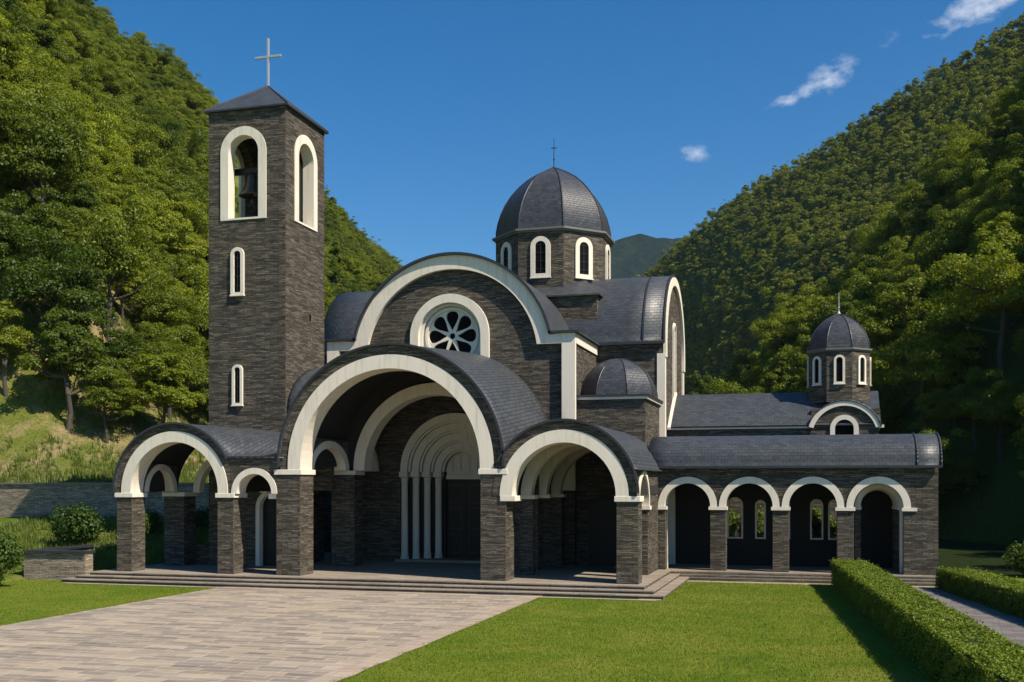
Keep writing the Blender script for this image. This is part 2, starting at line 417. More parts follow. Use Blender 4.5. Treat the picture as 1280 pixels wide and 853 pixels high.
# paved forecourt, with a slightly wavering old edge
def waver(x, y0, y1, amp, seed):
    out = []
    n = 60
    for i in range(n + 1):
        y = y0 + (y1 - y0) * i / n
        out.append((x + amp * noise.noise(Vector((seed, y * .9, 0))), y))
    return out
sheet('forest_floor_shade', [(6.2, 57.5), (11, 54.5), (24, 52), (60, 48), (90, 140), (-10, 140), (5.5, 66)], 0.004, M_FLOOR)  # dark soil sheet, shade under the right wood painted into it
sheet('plaza', waver(-24.0, 2, 41.0, .10, 3) + waver(-10.75, 41.0, 2, .02, 5), 0.004, M_PAVE)
sheet('paving_border', waver(-10.80, 41.0, 2, .02, 5)[::-1] + waver(-10.15, 41.0, 2, .06, 9), 0.008, M_BORDER)
sheet('step_border', [(-6.4, 40.2), (-5.55, 40.2), (-5.55, 48.0), (5.3, 48.0), (5.3, 48.6), (-6.0, 48.6), (-6.4, 48.0)], 0.006, M_BORDER)
sheet('step_border', [(-31.6, 39.95), (-5.7, 39.95), (-5.7, 40.25), (-31.6, 40.25)], 0.0095, M_BORDER)
# garden path between the hedges
sheet('path', [(1.6, 48.55), (5.4, 48.55), (7.0, 37), (9.6, 20), (11, 5), (4, 5), (3.0, 20)], 0.004, M_PATH)

# terrace with two steps (treads in pale slabs, risers in ledgestone)
def terrace():
    mb = MB()
    outline = lambda e: [(-31.2 - e, 41.35 - e), (-6.35 + e, 41.35 - e), (-6.35 + e, 49.0 - e * .06), (5.3, 49.0 - e * .06), (5.3, 66), (-31.2 - e, 57)]
    for e, z0, z1 in ((.85, -.05, .14), (.42, .14, .27), (0, .27, .40)):
        P = outline(e); Pi = P
        mb.add([(x, y, z0) for x, y in P] + [(x, y, z1 - .045) for x, y in P],
               [(i, (i + 1) % 6, (i + 1) % 6 + 6, i + 6) for i in range(6)], 1)
        Q = outline(e + .03)
        mb.add([(x, y, z1 - .045) for x, y in Q] + [(x, y, z1) for x, y in Q],
               [(i, (i + 1) % 6, (i + 1) % 6 + 6, i + 6) for i in range(6)] + [(6, 7, 8, 9, 10, 11), (5, 4, 3, 2, 1, 0)], 0)
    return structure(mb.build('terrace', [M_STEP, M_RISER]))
terrace()

# ------------------------------------------------------------------ shared building pieces
def pillar(parent, x0, x1, y0, y1, ztop, cap=None, over=.07, z0=.4):
    """ledgestone pillar with its cream impost block"""
    o = MB().box(x0, x1, y0, y1, z0, ztop).build('pillar', M_STONE, parent, bevel=.02)
    if cap: MB().box(x0 - over, x1 + over, y0 - over, y1 + over, ztop, ztop + cap).build('impost', M_WHITE, o, bevel=.015)
    return o
def lancet(parent, cx, cy, zb, w, h, ang=0.0, frame=.13, proud=.10, glass=True, deep=.12):
    """arched window on a wall; ang turns the outward normal away from -Y"""
    Mx = Matrix.Translation((cx, cy, zb)) @ Matrix.Rotation(ang, 4, 'Z')
    r = w / 2; cz = h - r
    ro, ri = r, r - frame
    f = MB(); f.prism(door_pts(0, cz, ro, 0, 16), [door_pts(0, cz, ri, frame * .8, 16)[::-1]], -proud, deep, 'Y', Mx)
    f.prism([(-ro - .03, -.05), (ro + .03, -.05), (ro + .03, .0), (-ro - .03, .0)], [], -proud - .04, deep, 'Y', Mx)
    fo = f.build('window', M_WHITE, parent)
    g = MB(); g.prism(door_pts(0, cz, ri + .005, frame * .8, 16), [], -.02, -.004, 'Y', Mx); g.build('pane', M_GLASS, fo)
    b = MB()
    if h > 1.6:
        b.prism([(-.012, frame), (.012, frame), (.012, h - frame), (-.012, h - frame)], [], -.05, -.018, 'Y', Mx)
        for k in range(1, int(h / .45)): b.prism([(-ri, k * .45), (ri, k * .45), (ri, k * .45 + .02), (-ri, k * .45 + .02)], [], -.047, -.02, 'Y', Mx)
        b.build('glazing_bar', M_LEAD, fo)
    return fo
def oct_ring(c, r, z, n=8, a0=22.5):
    return [(c[0] + r * math.cos(R(a0 + 360 * i / n)), c[1] + r * math.sin(R(a0 + 360 * i / n)), z) for i in range(n)]
def dome(parent, c, r, z0, h, rib=.035, name='dome_roof', finial=None, prof=None):
    """eight-sided pointed dome with standing ribs"""
    prof = prof or [(1.0, 0), (.995, .09), (.97, .20), (.92, .33), (.845, .46), (.74, .59), (.61, .71), (.46, .815), (.30, .895), (.15, .955), (.03, 1.0)]
    rows = []
    for k in range(8):
        pass
    vs_ = []; fs = []; uv = []
    m = len(prof)
    L = [0]
    for i in range(1, m): L.append(L[-1] + math.hypot((prof[i][0] - prof[i - 1][0]) * r, (prof[i][1] - prof[i - 1][1]) * h))
    for k in range(8):
        a0, a1 = R(22.5 + 45 * k), R(22.5 + 45 * (k + 1))
        b = len(vs_)
        for (pr, ph), l in zip(prof, L):
            for a in (a0, a1): vs_.append((c[0] + r * pr * math.cos(a), c[1] + r * pr * math.sin(a), z0 + h * ph))
        for i in range(m - 1):
            fs.append((b + 2 * i, b + 2 * i + 1, b + 2 * i + 3, b + 2 * i + 2))
            w0 = prof[i][0] * r * .3827; w1 = prof[i + 1][0] * r * .3827; s = k * 3.1
            uv += [(s - w0, L[i]), (s + w0, L[i]), (s + w1, L[i + 1]), (s - w1, L[i + 1])]
    me = bpy.data.meshes.new(name); me.from_pydata(vs_, [], fs)
    me.uv_layers.new(name='UVMap').data.foreach_set('uv', np.array(uv, dtype=np.float32).ravel())
    me.polygons.foreach_set('use_smooth', [True] * len(fs))
    o = link(name, me, M_SLATE_D, parent)
    for k in range(8):
        a = R(22.5 + 45 * k); rb = MB()
        pts = [(c[0] + (r * pr + .01) * math.cos(a), c[1] + (r * pr + .01) * math.sin(a), z0 + h * ph) for pr, ph in prof]
        for i in range(m - 1): rb.tube(pts[i], pts[i + 1], rib * .8, rib * .8, 8)
        rb.build('rib', M_LEAD, o)
    return o
def finial(parent, c, z, h, arm=0.0, mat=None, r=.03):
    mb = MB(); mb.lathe([(.03 + r * 2, -.1), (.05 + r * 2, .02), (.03 + r, .1), (r * 1.4, .16)], (c[0], c[1], z), 12)
    mb.tube((c[0], c[1], z), (c[0], c[1], z + h), r, r * .55, 8)
    if arm: mb.box(c[0] - arm, c[0] + arm, c[1] - r * .6, c[1] + r * .6, z + h * .66, z + h * .66 + r * 1.6)
    mb.lathe([(.01, -.07), (.07, 0), (.01, .07)], (c[0], c[1], z + h * .3), 10)
    return mb.build('finial', mat or M_LEAD, parent)

# ------------------------------------------------------------------ PORTICO
PO = empty('portico', (-17.2, 46, .4), 'stone entrance porch with three cream ringed arches under curved slate roofs', 'porch')
YF = 42.0
# pillars of the front row
pillar(PO, -30.3, -29.5, YF, YF + 1.0, 3.72, .2)
pillar(PO, -25.2, -24.4, YF, YF + 1.0, 3.72, .2)
P3 = pillar(PO, -22.35, -21.2, YF, YF + 1.25, 4.72, .22)
P4 = pillar(PO, -13.15, -12.05, YF, YF + 1.2, 4.72, .22)
MB().box(-12.30, -11.66, YF - .06, YF + 1.0, 3.63, 3.85).build('impost', M_WHITE, P4, bevel=.015)
MB().box(-22.75, -22.28, YF + .05, YF + .9, 3.68, 3.9).build('impost', M_WHITE, P3, bevel=.015)
pillar(PO, -7.55, -6.66, YF, YF + .85, 3.63, .22)

def band(parent, cx, cz, ro, ri, zb, y0, y1, name='arch_ring'):
    return MB().prism(ring_pts(cx, cz, ro, ri, zb, 40), [], y0, y1).build(name, M_WHITE, parent)
def stone_band(parent, outer, y0, y1, name='arch_wall'):
    return MB().prism(outer, [], y0, y1).build(name, M_STONE, parent)
# big centre arch
CB = (-17.175, 5.13)
band(PO, CB[0], CB[1], 4.60, 4.02, 4.94, YF - .05, YF + 1.1)
stone_band(PO, ring_pts(CB[0], CB[1], 4.97, 4.602, 4.94, 48), YF, YF + .9)
# left arch
CL = (-27.35, 3.98)
band(PO, CL[0], CL[1], 2.68, 2.20, 3.92, YF - .05, YF + .9)
stone_band(PO, ring_pts(CL[0], CL[1], 2.96, 2.682, 3.92, 40), YF, YF + .7)
# small arch between the left and the centre arch
CSx, CSz = -23.40, 3.92
band(PO, CSx, CSz, 1.10, .84, 3.90, YF - .04, YF + .75)
zt = 5.45
wall = [(-24.64, 3.92)] + [(CSx - 1.102, 3.92)] + arc(CSx, CSz, 1.102, 180, 0, 24) + [(-22.10, 3.92), (-22.10, zt)]
wall += [(x, z) for x, z in arc(CL[0], CL[1], 2.962, 30, 0, 10) if z < zt]
MB().prism([(-24.385, 3.92)] + arc(CSx, CSz, 1.102, 180, 0, 24)[1:] + [(-22.28, 3.92), (-22.28, zt)] + [(x, z) for x, z in arc(CL[0], CL[1], 2.962, 29.4, 0.0, 10)][:-1],
           [], YF + .01, YF + .62).build('arch_wall', M_STONE, PO)
# right arch
CR = (-9.68, 3.87)
band(PO, CR[0], CR[1], 2.63, 2.12, 3.85, YF - .05, YF + .85)
stone_band(PO, ring_pts(CR[0], CR[1], 2.95, 2.632, 3.85, 40), YF - .02, YF + .7)
MB().prism([(-12.62, 3.63), (-12.33, 3.63), (-12.33, 3.87)] + arc(CR[0], CR[1], 2.952, 180, 158, 8) + [(-12.52, 5.4), (-12.62, 5.2)], [], YF + .12, YF + .8).build('spandrel', M_STONE, PO)
# spandrel walls between the arches and above the pillars
def circ_x(c, r, z): return math.sqrt(max(0, r * r - (z - c[1]) ** 2))

# inner pillars and cross arches
YI = 47.4
for x0, x1 in ((-22.3, -21.1), (-13.2, -12.1)):
    pillar(PO, x0, x1, YI, YI + 1.0, 4.75, .2)
band(PO, CB[0], CB[1] - .1, 4.0, 3.45, 4.95, YI + .05, YI + .95)
MB().prism(ring_pts(CB[0], CB[1], 4.75, 4.0, 4.95, 40), [], YI + .2, YI + .8).build('arch_wall', M_SHADE_IN, PO)
def side_arch(parent, xc, th, y0, y1, zc, ztop, ring=.3, ry=None):
    """arch in a wall that runs in depth"""
    yc = (y0 + y1) / 2; r = (y1 - y0) / 2
    ry = ry or r
    MB().prism(arc(yc, zc, r, 180, 0, 24, ry) + arc(yc, zc, r - ring, 0, 180, 24, ry - ring * .85), [], xc - th / 2 - .04, xc + th / 2 + .04, 'X').build('arch_ring', M_WHITE, parent)
    out = arc(yc, zc, r + .002, 180, 0, 24, ry + .002) + [(y1 + .002, ztop), (y0 - .002, ztop)]
    MB().prism(out, [], xc - th / 2, xc + th / 2, 'X').build('arch_wall', M_STONE, parent)
side_arch(PO, -21.7, .6, YF + 1.25, YI, 4.95, 6.36, .40, 1.34)
side_arch(PO, -12.6, .6, YF + 1.2, YI, 3.95, 6.2, .42)
side_arch(PO, -21.7, .6, YI + 1.0, 51.05, 4.95, 6.36, .30, 1.3)
side_arch(PO, -12.6, .6, YI + 1.0, 51.05, 4.0, 6.2, .32)
# vault linings
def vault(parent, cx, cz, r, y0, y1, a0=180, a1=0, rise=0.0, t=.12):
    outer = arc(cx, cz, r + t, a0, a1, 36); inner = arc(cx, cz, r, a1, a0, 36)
    return MB().prism(outer + inner, [], y0, y1).build('vault', M_SHADE_IN, parent)
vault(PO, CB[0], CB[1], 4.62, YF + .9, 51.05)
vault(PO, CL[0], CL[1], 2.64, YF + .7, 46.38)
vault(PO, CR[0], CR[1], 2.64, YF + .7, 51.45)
MB().box(-24.38, -22.1, YF + .65, 46.5, 5.30, 5.42).build('soffit', M_SHADE_IN, PO)
# left bay: back pillars, side arch, back arch, low parapet
pillar(PO, -30.25, -29.15, 45.6, 46.6, 3.72, .2)
side_arch(PO, -29.85, .6, YF + 1.0, 45.6, 3.95, 5.2, .3)
MB().prism(ring_pts(-26.9, 3.95, 1.95, 1.62, 3.9, 24), [], 45.9, 46.34).build('arch_ring', M_WHITE, PO)
MB().box(-30.1, -28.3, 46.7, 47.0, .4, 1.35).build('parapet', M_STONE, PO)
# right bay: cross arches and piers running back
for y in (44.9, 47.6, 50.4):
    band(PO, CR[0], CR[1] + .02, 2.55, 2.08, 3.8, y, y + .55)
    for x0 in (-12.25, -7.75):
        if y != 47.6 or x0 > -10:
            MB().box(x0, x0 + .55, y + .02, y + .53, .4, 3.68).build('pilaster', M_STONE, PO)
        MB().box(x0 - .04, x0 + .66, y - .05, y + .6, 3.68, 3.84).build('impost', M_WHITE, PO)
# right side wall with its open arch
yc, r_ = 45.0, 1.32
MB().prism([(YF + .85, .4), (yc - r_, .4), (yc - r_, 3.4)] + arc(yc, 3.4, r_, 180, 0, 24)[1:] + [(yc + r_, .4), (49.45, .4), (49.45, 4.95), (YF + .72, 4.95)], [], -7.45, -6.95, 'X').build('side_wall', M_STONE, PO)
MB().prism(ring_pts(yc, 3.4, 1.52, 1.315, 3.34, 28), [], -7.5, -6.88, 'X').build('arch_ring', M_WHITE, PO)
for y0 in (yc - 1.78, yc + 1.26):
    MB().box(-7.52, -6.85, y0, y0 + .52, 3.22, 3.38).build('impost', M_WHITE, PO)

# roofs of the porch (slate, lofted front profile -> back profile)
def rowY(pts, y): return [(p[0], y, p[1]) for p in pts]
def lerp(a, b, t): return tuple(a[i] + (b[i] - a[i]) * t for i in range(len(a)))
def loft2(name, A, B, mat, parent, n=10, **kw):
    return loft(name, [[lerp(A[j], B[j], i / n) for j in range(len(A))] for i in range(n + 1)], mat, parent, **kw)
fr = arc(CB[0], CB[1], 5.05, 181, -1, 48)
bk = [(CB[0] + 5.05 * math.cos(R(181 - 182 * i / 48)), CB[1] + (5.05 if math.sin(R(181 - 182 * i / 48)) < 0 else 5.75) * math.sin(R(181 - 182 * i / 48))) for i in range(49)]
loft2('roof', rowY(fr, YF - .10), rowY(bk, 51.08), M_SLATE, PO, thick=.07)
fl = arc(CL[0], CL[1], 3.04, 181, 30, 30) + [(-24.3, 5.50), (-23.6, 5.50), (-22.9, 5.49), (-22.0, 5.48)]
bl = arc(CL[0], CL[1], 3.04, 181, 90, 18) + [(CL[0] + 5.6 * math.sin(R(90 * k / 16)) * (1.0), CL[1] + 1.45 + 1.59 * math.cos(R(90 * k / 16))) for k in range(1, 17)]
while len(bl) < len(fl): bl.append(bl[-1])
bl = bl[:len(fl)]
loft2('roof', rowY(fl, YF - .10), rowY(bl, 46.38), M_SLATE, PO, thick=.07)
frr = arc(CR[0], CR[1], 3.03, 153, 21.5, 40) + [(-6.72, 4.93)]
loft2('roof', rowY(frr, YF - .10), rowY(frr, 51.48), M_SLATE, PO, thick=.07)
# dark metal verge along each front arch
for c, r, a in ((CB, 5.05, (181, -1)), (CL, 3.04, (181, 28)), (CR, 3.03, (153, 2))):
    MB().prism(arc(c[0], c[1], r + .035, *a, 48) + arc(c[0], c[1], r - .05, a[1], a[0], 48), [], YF - .16, YF - .02).build('verge', M_LEAD, PO)
MB().box(-24.75, -22.2, YF - .08, YF + .05, 5.43, 5.53).build('gutter', M_LEAD, PO)

# ------------------------------------------------------------------ BELL TOWER
TX0, TX1, TY0, TY1, TZ = -28.3, -24.2, 46.4, 50.6, 22.25
BT = empty('bell_tower', (-26.25, 48.5, .4), 'tall square dark stone bell tower with arched belfry openings and a pale cross on top', 'bell tower')
Z1 = 16.7
dcx = -24.95
MB().prism([(TX0, .4), (dcx - .62, .4), (dcx - .62, 3.2)] + arc(dcx, 3.2, .62, 180, 0, 16)[1:] + [(dcx + .62, .4), (TX1, .4), (TX1, Z1), (TX0, Z1)], [], TY0, TY0 + .5).build('wall', M_STONE, BT)
MB().box(TX0, TX1, TY0 + .5, TY1, .4, Z1).build('wall', M_STONE, BT)
dr = MB().prism(door_pts(dcx, 3.2, .6, .4, 16), [], TY0 + .35, TY0 + .45).build('door', M_WOOD, BT)
MB().prism(ring_pts(dcx, 3.2, .80, .60, .4, 20), [], TY0 - .06, TY0 + .3).build('door_frame', M_WHITE, dr)
bcx, bcz, bro, bri, bz0 = -26.42, 20.25, 1.22, .80, 17.0
bcy = 48.5
th = .55
def bel_wall(a0, a1, c, plane, t0, t1):
    h = door_pts(c, bcz, bro - .002, bz0, 24)
    MB().prism([(a0, Z1), (a1, Z1), (a1, TZ), (a0, TZ)], [h[::-1]], t0, t1, plane).build('belfry_wall', M_STONE, BT)
bel_wall(TX0, TX1, bcx, 'Y', TY0, TY0 + th); bel_wall(TX0, TX1, bcx, 'Y', TY1 - th, TY1)
bel_wall(TY0 + th, TY1 - th, bcy, 'X', TX1 - th, TX1); bel_wall(TY0 + th, TY1 - th, bcy, 'X', TX0, TX0 + th)
def bel_frame(c, plane, t0, t1):
    f = MB().prism(door_pts(c, bcz, bro, bz0, 24), [door_pts(c, bcz, bri, bz0 + .09, 24)[::-1]], t0, t1, plane).build('window_frame', M_WHITE, BT)
bel_frame(bcx, 'Y', TY0 - .05, TY0 + th); bel_frame(bcx, 'Y', TY1 - .08, TY1 + .05)
bel_frame(bcy, 'X', TX1 - th, TX1 + .05); bel_frame(bcy, 'X', TX0 - .05, TX0 + .08)
lancet(BT, -26.72, TY0, 13.38, .70, 2.3, 0, .17, .10)
lancet(BT, -26.72, TY0, 8.10, .56, 1.95, 0, .13, .10)
# putlog slot on the right face
MB().box(TX1 - .02, TX1 + .02, 48.9, 49.05, 12.4, 12.75).build('vent', M_GLASS, BT)
e = .17
A = [(TX0 - e, TY0 - e), (TX1 + e, TY0 - e), (TX1 + e, TY1 + e), (TX0 - e, TY1 + e)]
ap = (-26.25, 48.5, 24.15)
rf = MB(); rf.add([(x, y, TZ + .08) for x, y in A] + [ap], [(0, 1, 4), (1, 2, 4), (2, 3, 4), (3, 0, 4), (3, 2, 1, 0)])
me = rf.mesh('roof'); uvl = me.uv_layers.new(name='UVMap')
for p in me.polygons:
    for li in p.loop_indices:
        v = me.vertices[me.loops[li].vertex_index].co
        uvl.data[li].uv = ((v.x if abs(p.normal.y) > abs(p.normal.x) else v.y), (v.z - TZ) * 1.5)
ro = link('roof', me, M_SLATE, BT)
cc = MB(); cc.box(TX0 - e, TX1 + e, TY0 - e, TY1 + e, TZ, TZ + .08); cc.build('eaves', M_LEAD, ro)
hp = MB()
for x, y in A: hp.tube((x, y, TZ + .10), ap, .04, .03, 6)
hp.build('hip', M_LEAD, ro)
cr = MB(); cr.box(ap[0] - .055, ap[0] + .055, ap[1] - .055, ap[1] + .055, ap[2] - .08, 26.5)
cr.box(ap[0] - .72, ap[0] - .056, ap[1] - .05, ap[1] + .05, 25.52, 25.64); cr.box(ap[0] + .056, ap[0] + .72, ap[1] - .05, ap[1] + .05, 25.52, 25.64)
cr.build('cross', M_CROSS, BT, bevel=.012)
# bell on its headstock (a thing of its own)
BE = empty('bell', (-26.58, 47.5, 18.4), 'old bronze bell hanging in the belfry opening under the cross', 'bell')
bx, by = -26.58, 47.5
MB().lathe([(.03, 1.12), (.24, 1.08), (.30, .95), (.34, .60), (.44, .32), (.60, .10), (.64, 0), (.58, .0), (.42, .28), (.30, .6), (.25, .92), (.02, .98)], (bx, by, 18.4), 28).build('bell_body', M_BRONZE, BE, smooth=True)
MB().box(TX0 + .5, TX1 - .5, by - .12, by + .12, 19.5, 19.78).build('headstock', M_WOOD, BE, bevel=.02)
MB().tube((bx, by, 19.2), (bx, by, 18.15), .04, .05, 8).tube((bx, by, 18.2), (bx, by, 18.05), .10, .09, 10).build('clapper', M_BRONZE, BE)
MB().box(bx - .25, bx + .25, by - .05, by + .05, 19.35, 19.5).build('yoke', M_BRONZE, BE)

# ------------------------------------------------------------------ CHURCH
CH = empty('church', (-17.3, 58, .4), 'dark stone church with round gable, rose window and eight sided dome', 'church')
YN = 51.1
NX0, NX1 = -24.1, -11.2
NC = (-17.5, 10.5)
# front wall: outline with shoulders and round gable; openings: portal and rose niche
PCX, PCZ, PR = -17.3, 4.95, 2.95
out = [(NX0, .4), (PCX - PR, .4), (PCX - PR, PCZ)] + arc(PCX, PCZ, PR, 180, 0, 32)[1:] + [(PCX + PR, .4), (NX1, .4), (NX1, 11.55)]
sh = math.degrees(math.asin((11.55 - NC[1]) / 5.1))
out += arc(NC[0], NC[1], 5.1, sh, 180 - sh, 48) + [(NX0, 11.55)]
RC = (-17.58, 11.72)
niche = door_pts(RC[0], RC[1], 1.95, 8.9, 32)
MB().prism(out, [niche[::-1]], YN, YN + .55).build('front_wall', M_STONE, CH)
# side walls and body of the nave
MB().box(NX1 - .5, NX1, YN + .55, 56.4, .4, 11.55).build('wall', M_STONE, CH)
MB().box(NX0, NX0 + .5, YN + .55, 56.4, .4, 11.55).build('wall', M_STONE, CH)
MB().box(NX0 + .5, NX1 - .5, 53.4, 56.39, .4, 11.5).build('wall', M_STONE, CH)
# white gable band + shoulders + corner strips (stands 0.22 m proud so that it throws a real shadow)
shi = math.degrees(math.asin((11.12 - NC[1]) / 4.5))
g = [(NX1 + .06, 4.0), (NX1 + .06, 11.6)]
sho = math.degrees(math.asin((11.6 - NC[1]) / 5.18))
g += arc(NC[0], NC[1], 5.18, sho, 180 - sho, 60) + [(NX0 - .06, 11.6), (NX0 - .06, 4.0), (NX0 + .6, 4.0), (NX0 + .6, 11.12)]
g += arc(NC[0], NC[1], 4.5, 180 - shi, shi, 60) + [(NX1 - .6, 11.12), (NX1 - .6, 4.0)]
MB().prism(g, [], YN - .26, YN - .002).build('gable_band', M_WHITE, CH)
MB().box(NX1 + .002, NX1 + .08, YN, 56.35, 11.12, 11.6).build('cornice', M_WHITE, CH)
# nave roof
nr = [(-10.95, 11.66), (-11.6, 11.70)] + [p for p in arc(NC[0], NC[1], 5.26, sho, 180 - sho, 48)] + [(-23.4, 11.70), (-24.35, 11.66)]
loft2('roof', rowY(nr, YN - .34), rowY(nr, 56.42), M_SLATE, CH, thick=.08)
MB().prism(arc(NC[0], NC[1], 5.31, sho, 180 - sho, 60) + arc(NC[0], NC[1], 5.185, 180 - sho, sho, 60), [], YN - .42, YN - .32).build('verge', M_LEAD, CH)
MB().box(-12.45, -10.93, YN - .42, YN - .32, 11.605, 11.72).build('gutter', M_LEAD, CH)
MB().box(-24.4, -22.5, YN - .42, YN - .32, 11.605, 11.72).build('gutter', M_LEAD, CH)
MB().prism(arc(NC[0], NC[1], 5.15, sh, 180 - sh, 48) + [(-22.4, 11.5), (-12.6, 11.5)], [], YN + .56, 56.38).build('wall', M_STONE, CH)
# rose window
rw = MB().prism(door_pts(RC[0], RC[1], 2.07, 8.9, 40), [door_pts(RC[0], RC[1], 1.64, 8.9 + .05, 40)[::-1]], YN - .16, YN + .5).build('rose_surround', M_WHITE, CH)
fr_ = MB().prism(ring_pts(RC[0], RC[1], 1.635, 1.50, 8.95, 40), [], YN + .12, YN + .45).build('inner_frame', M_WHITE, rw)
ro_, ri_ = 1.38, 1.28
holes = []
N8 = 8
for k in range(N8):
    a = R(90 + 360 * k / N8); p = []
    # petal: narrow at the hub, round at the rim
    base, tip, wid = .27, 1.25, .385
    for i in range(25):
        t = i / 24; ang = math.pi * t
        # teardrop from hub
        s = math.cos(ang); rr = base + (tip - base) * (1 + s) / 2
        ww = wid * math.sin(ang) * (0.55 + 0.45 * s) * 1.25
        if i in (0, 24): ww = 0
        p.append((rr, ww))
    q = p + [(r2, -w2) for r2, w2 in p[1:-1][::-1]]
    holes.append([(RC[0] + .02 + r2 * math.cos(a) - w2 * math.sin(a), RC[1] + .02 + r2 * math.sin(a) + w2 * math.cos(a)) for r2, w2 in q])
hub = arc(RC[0] + .02, RC[1] + .02, .15, 0, 345, 23)
disc = door_pts(RC[0], RC[1], 1.52, 8.95, 40)
MB().prism(disc, [h for h in holes] + [hub], YN + .30, YN + .42).build('tracery', M_WHITE, rw)
MB().prism(arc(RC[0] + .02, RC[1] + .02, 1.42, 0, 354, 59), [arc(RC[0] + .02, RC[1] + .02, 1.29, 354, 0, 59)], YN + .22, YN + .297).build('rim', M_WHITE, rw)
MB().prism(arc(RC[0], RC[1], 1.4, 0, 354, 59), [], YN + .43, YN + .45).build('pane', M_GLASS, rw)
MB().box(RC[0] - 1.9, RC[0] + 1.9, YN + .56, YN + .7, 8.8, 13.7).build('backing_wall', M_SHADE_IN, rw)

# portal: four stepped orders of arches on columns, tympanum, door
PT = MB().box(PCX - 3.1, PCX + 3.1, 50.75, 53.3, .402, .52).build('portal', M_STEP, CH)
for k in range(4):
    ro2 = 2.90 - .47 * k; ri2 = ro2 - .38; y0 = YN - .12 + .38 * k
    MB().prism(ring_pts(PCX, PCZ, ro2, ri2, PCZ - .02, 40), [], y0, y0 + .5).build('arch_order', M_WHITE, PT)
    MB().prism(ring_pts(PCX, PCZ, ri2 + .03, ri2 - .10, PCZ - .02, 40), [], y0 + .16, y0 + .56).build('reveal', M_WHITE, PT)
    for s in (-1, 1): MB().box(*sorted((PCX + s * (ri2 + .05), PCX + s * (ri2 - .12))), y0 + .40, y0 + .56, .52, PCZ - .02).build('jamb', M_SHADE_IN, PT)
    for s in (-1, 1):
        x = PCX + s * (ro2 - .17)
        c_ = MB(); c_.lathe([(.22, 0), (.22, .12), (.19, .15), (.21, .24), (.180, .30), (.172, 3.86), (.195, 3.88), (.195, 3.94), (.172, 3.96), (.20, 4.10), (.21, 4.12)], (x, y0 + .19, .52), 20)
        c_.build('column', M_WHITE, PT)
        MB().box(x - .225, x + .225, y0 - .04, y0 + .42, 4.66, 4.93).build('capital', M_WHITE, PT, bevel=.02)
yd = YN + 1.55
MB().prism(door_pts(PCX, PCZ, 1.30, 4.72, 32), [], yd + .02, yd + .18).build('tympanum', M_WHITE, PT)
tm = MB()
for i in range(-2, 3):
    x = PCX + i * .46; h = math.sqrt(1.2 ** 2 - (i * .46) ** 2) * .82
    tm.prism(ring_pts(x, PCZ + h - .22, .21, .165, PCZ + .02, 12), [], yd - .03, yd + .02)
tm.build('panel_moulding', M_WHITE, PT)
MB().box(PCX - 1.3, PCX + 1.3, yd - .1, yd + .22, 4.55, 4.75).build('lintel', M_WHITE, PT)
dd = MB().box(PCX - 1.25, PCX + 1.25, yd + .12, yd + .2, .52, 4.55).build('door', M_WOOD, PT)
pm = MB()
for sx in (-1, 1):
    for z0_, z1_ in ((.75, 1.75), (1.95, 3.1), (3.3, 4.3)):
        a_, b_ = sorted((PCX + sx * .16, PCX + sx * 1.08))
        pm.prism([(a_, z0_), (b_, z0_), (b_, z1_), (a_, z1_)], [[(a_ + .08, z1_ - .08), (b_ - .08, z1_ - .08), (b_ - .08, z0_ + .08), (a_ + .08, z0_ + .08)]], yd + .085, yd + .118)
pm.box(PCX - .02, PCX + .02, yd + .07, yd + .118, .53, 4.54)
pm.build('panel', M_DOOR2, PT)
for sx in (-1, 1): MB().tube((PCX + sx * .11, yd + .05, 2.0), (PCX + sx * .11, yd + .05, 2.4), .018, .018, 8).build('handle', M_BRONZE, PT)
# ceiling-dark backing behind the orders
MB().box(PCX - 3.0, PCX + 3.0, 53.25, 53.39, .4, 8).build('wall', M_SHADE_IN, CH)

# transept (barrel across), both arms
TRX0, TRX1, TRY0, TRY1, TRZ = -26.7, -7.65, 56.4, 64.8, 11.95
TC = (60.6, 11.55); TRR = 4.2
MB().box(TRX0, TRX1 - .4, TRY0, TRY1, .4, TRZ).build('wall', M_STONE, CH)
endo = [(TRY0, .4), (TRY1, .4), (TRY1, TC[1])] + arc(TC[0], TC[1], TRR, 0, 180, 40)[1:]
for x0 in (TRX1 - .4, TRX0 - .4):
    MB().prism(endo, [], x0 + .002, x0 + .4, 'X').build('end_wall', M_STONE, CH)
MB().prism(ring_pts(TC[0], TC[1], TRR + .03, TRR - .42, TC[1] - .6, 40), [], TRX1 + .002, TRX1 + .16, 'X').build('gable_band', M_WHITE, CH)
for y0 in (TRY0 - .06, TRY1 - .4):
    MB().box(TRX1 - .32, TRX1 + .10, y0, y0 + .44, .4, TC[1] - .42 if y0 < 60 else 11).build('corner_strip', M_WHITE, CH)
tprof = [(TRY0 - .22, 11.72)] + arc(TC[0], TC[1] + .0, TRR + .12, 176, 4, 40) + [(TRY1 + .22, 11.72)]
rowX = lambda pts, x: [(x, p[0], p[1]) for p in pts]
loft2('roof', rowX(tprof, TRX0 - .5), rowX(tprof, TRX1 + .10), M_SLATE, CH, thick=.09)
sm_ = [(TRY0 - .24, 11.76)] + arc(TC[0], TC[1] + .04, TRR + .14, 176, 4, 40) + [(TRY1 + .22, 11.76)]
for x in (-8.75, TRX1 - .0): # standing seam and verge near the gable
    MB().prism(arc(TC[0], TC[1], TRR + .17, 178, 2, 40) + arc(TC[0], TC[1], TRR + .02, 2, 178, 40), [], x, x + .09, 'X').build('verge', M_LEAD, CH)
MB().box(TRX0 - .5, TRX1 + .1, TRY0 - .3, TRY0 - .2, 11.62, 11.76).build('gutter', M_LEAD, CH)
lancet(CH, TRX1, 60.6, 9.0, .95, 4.3, R(90), .16, .10)
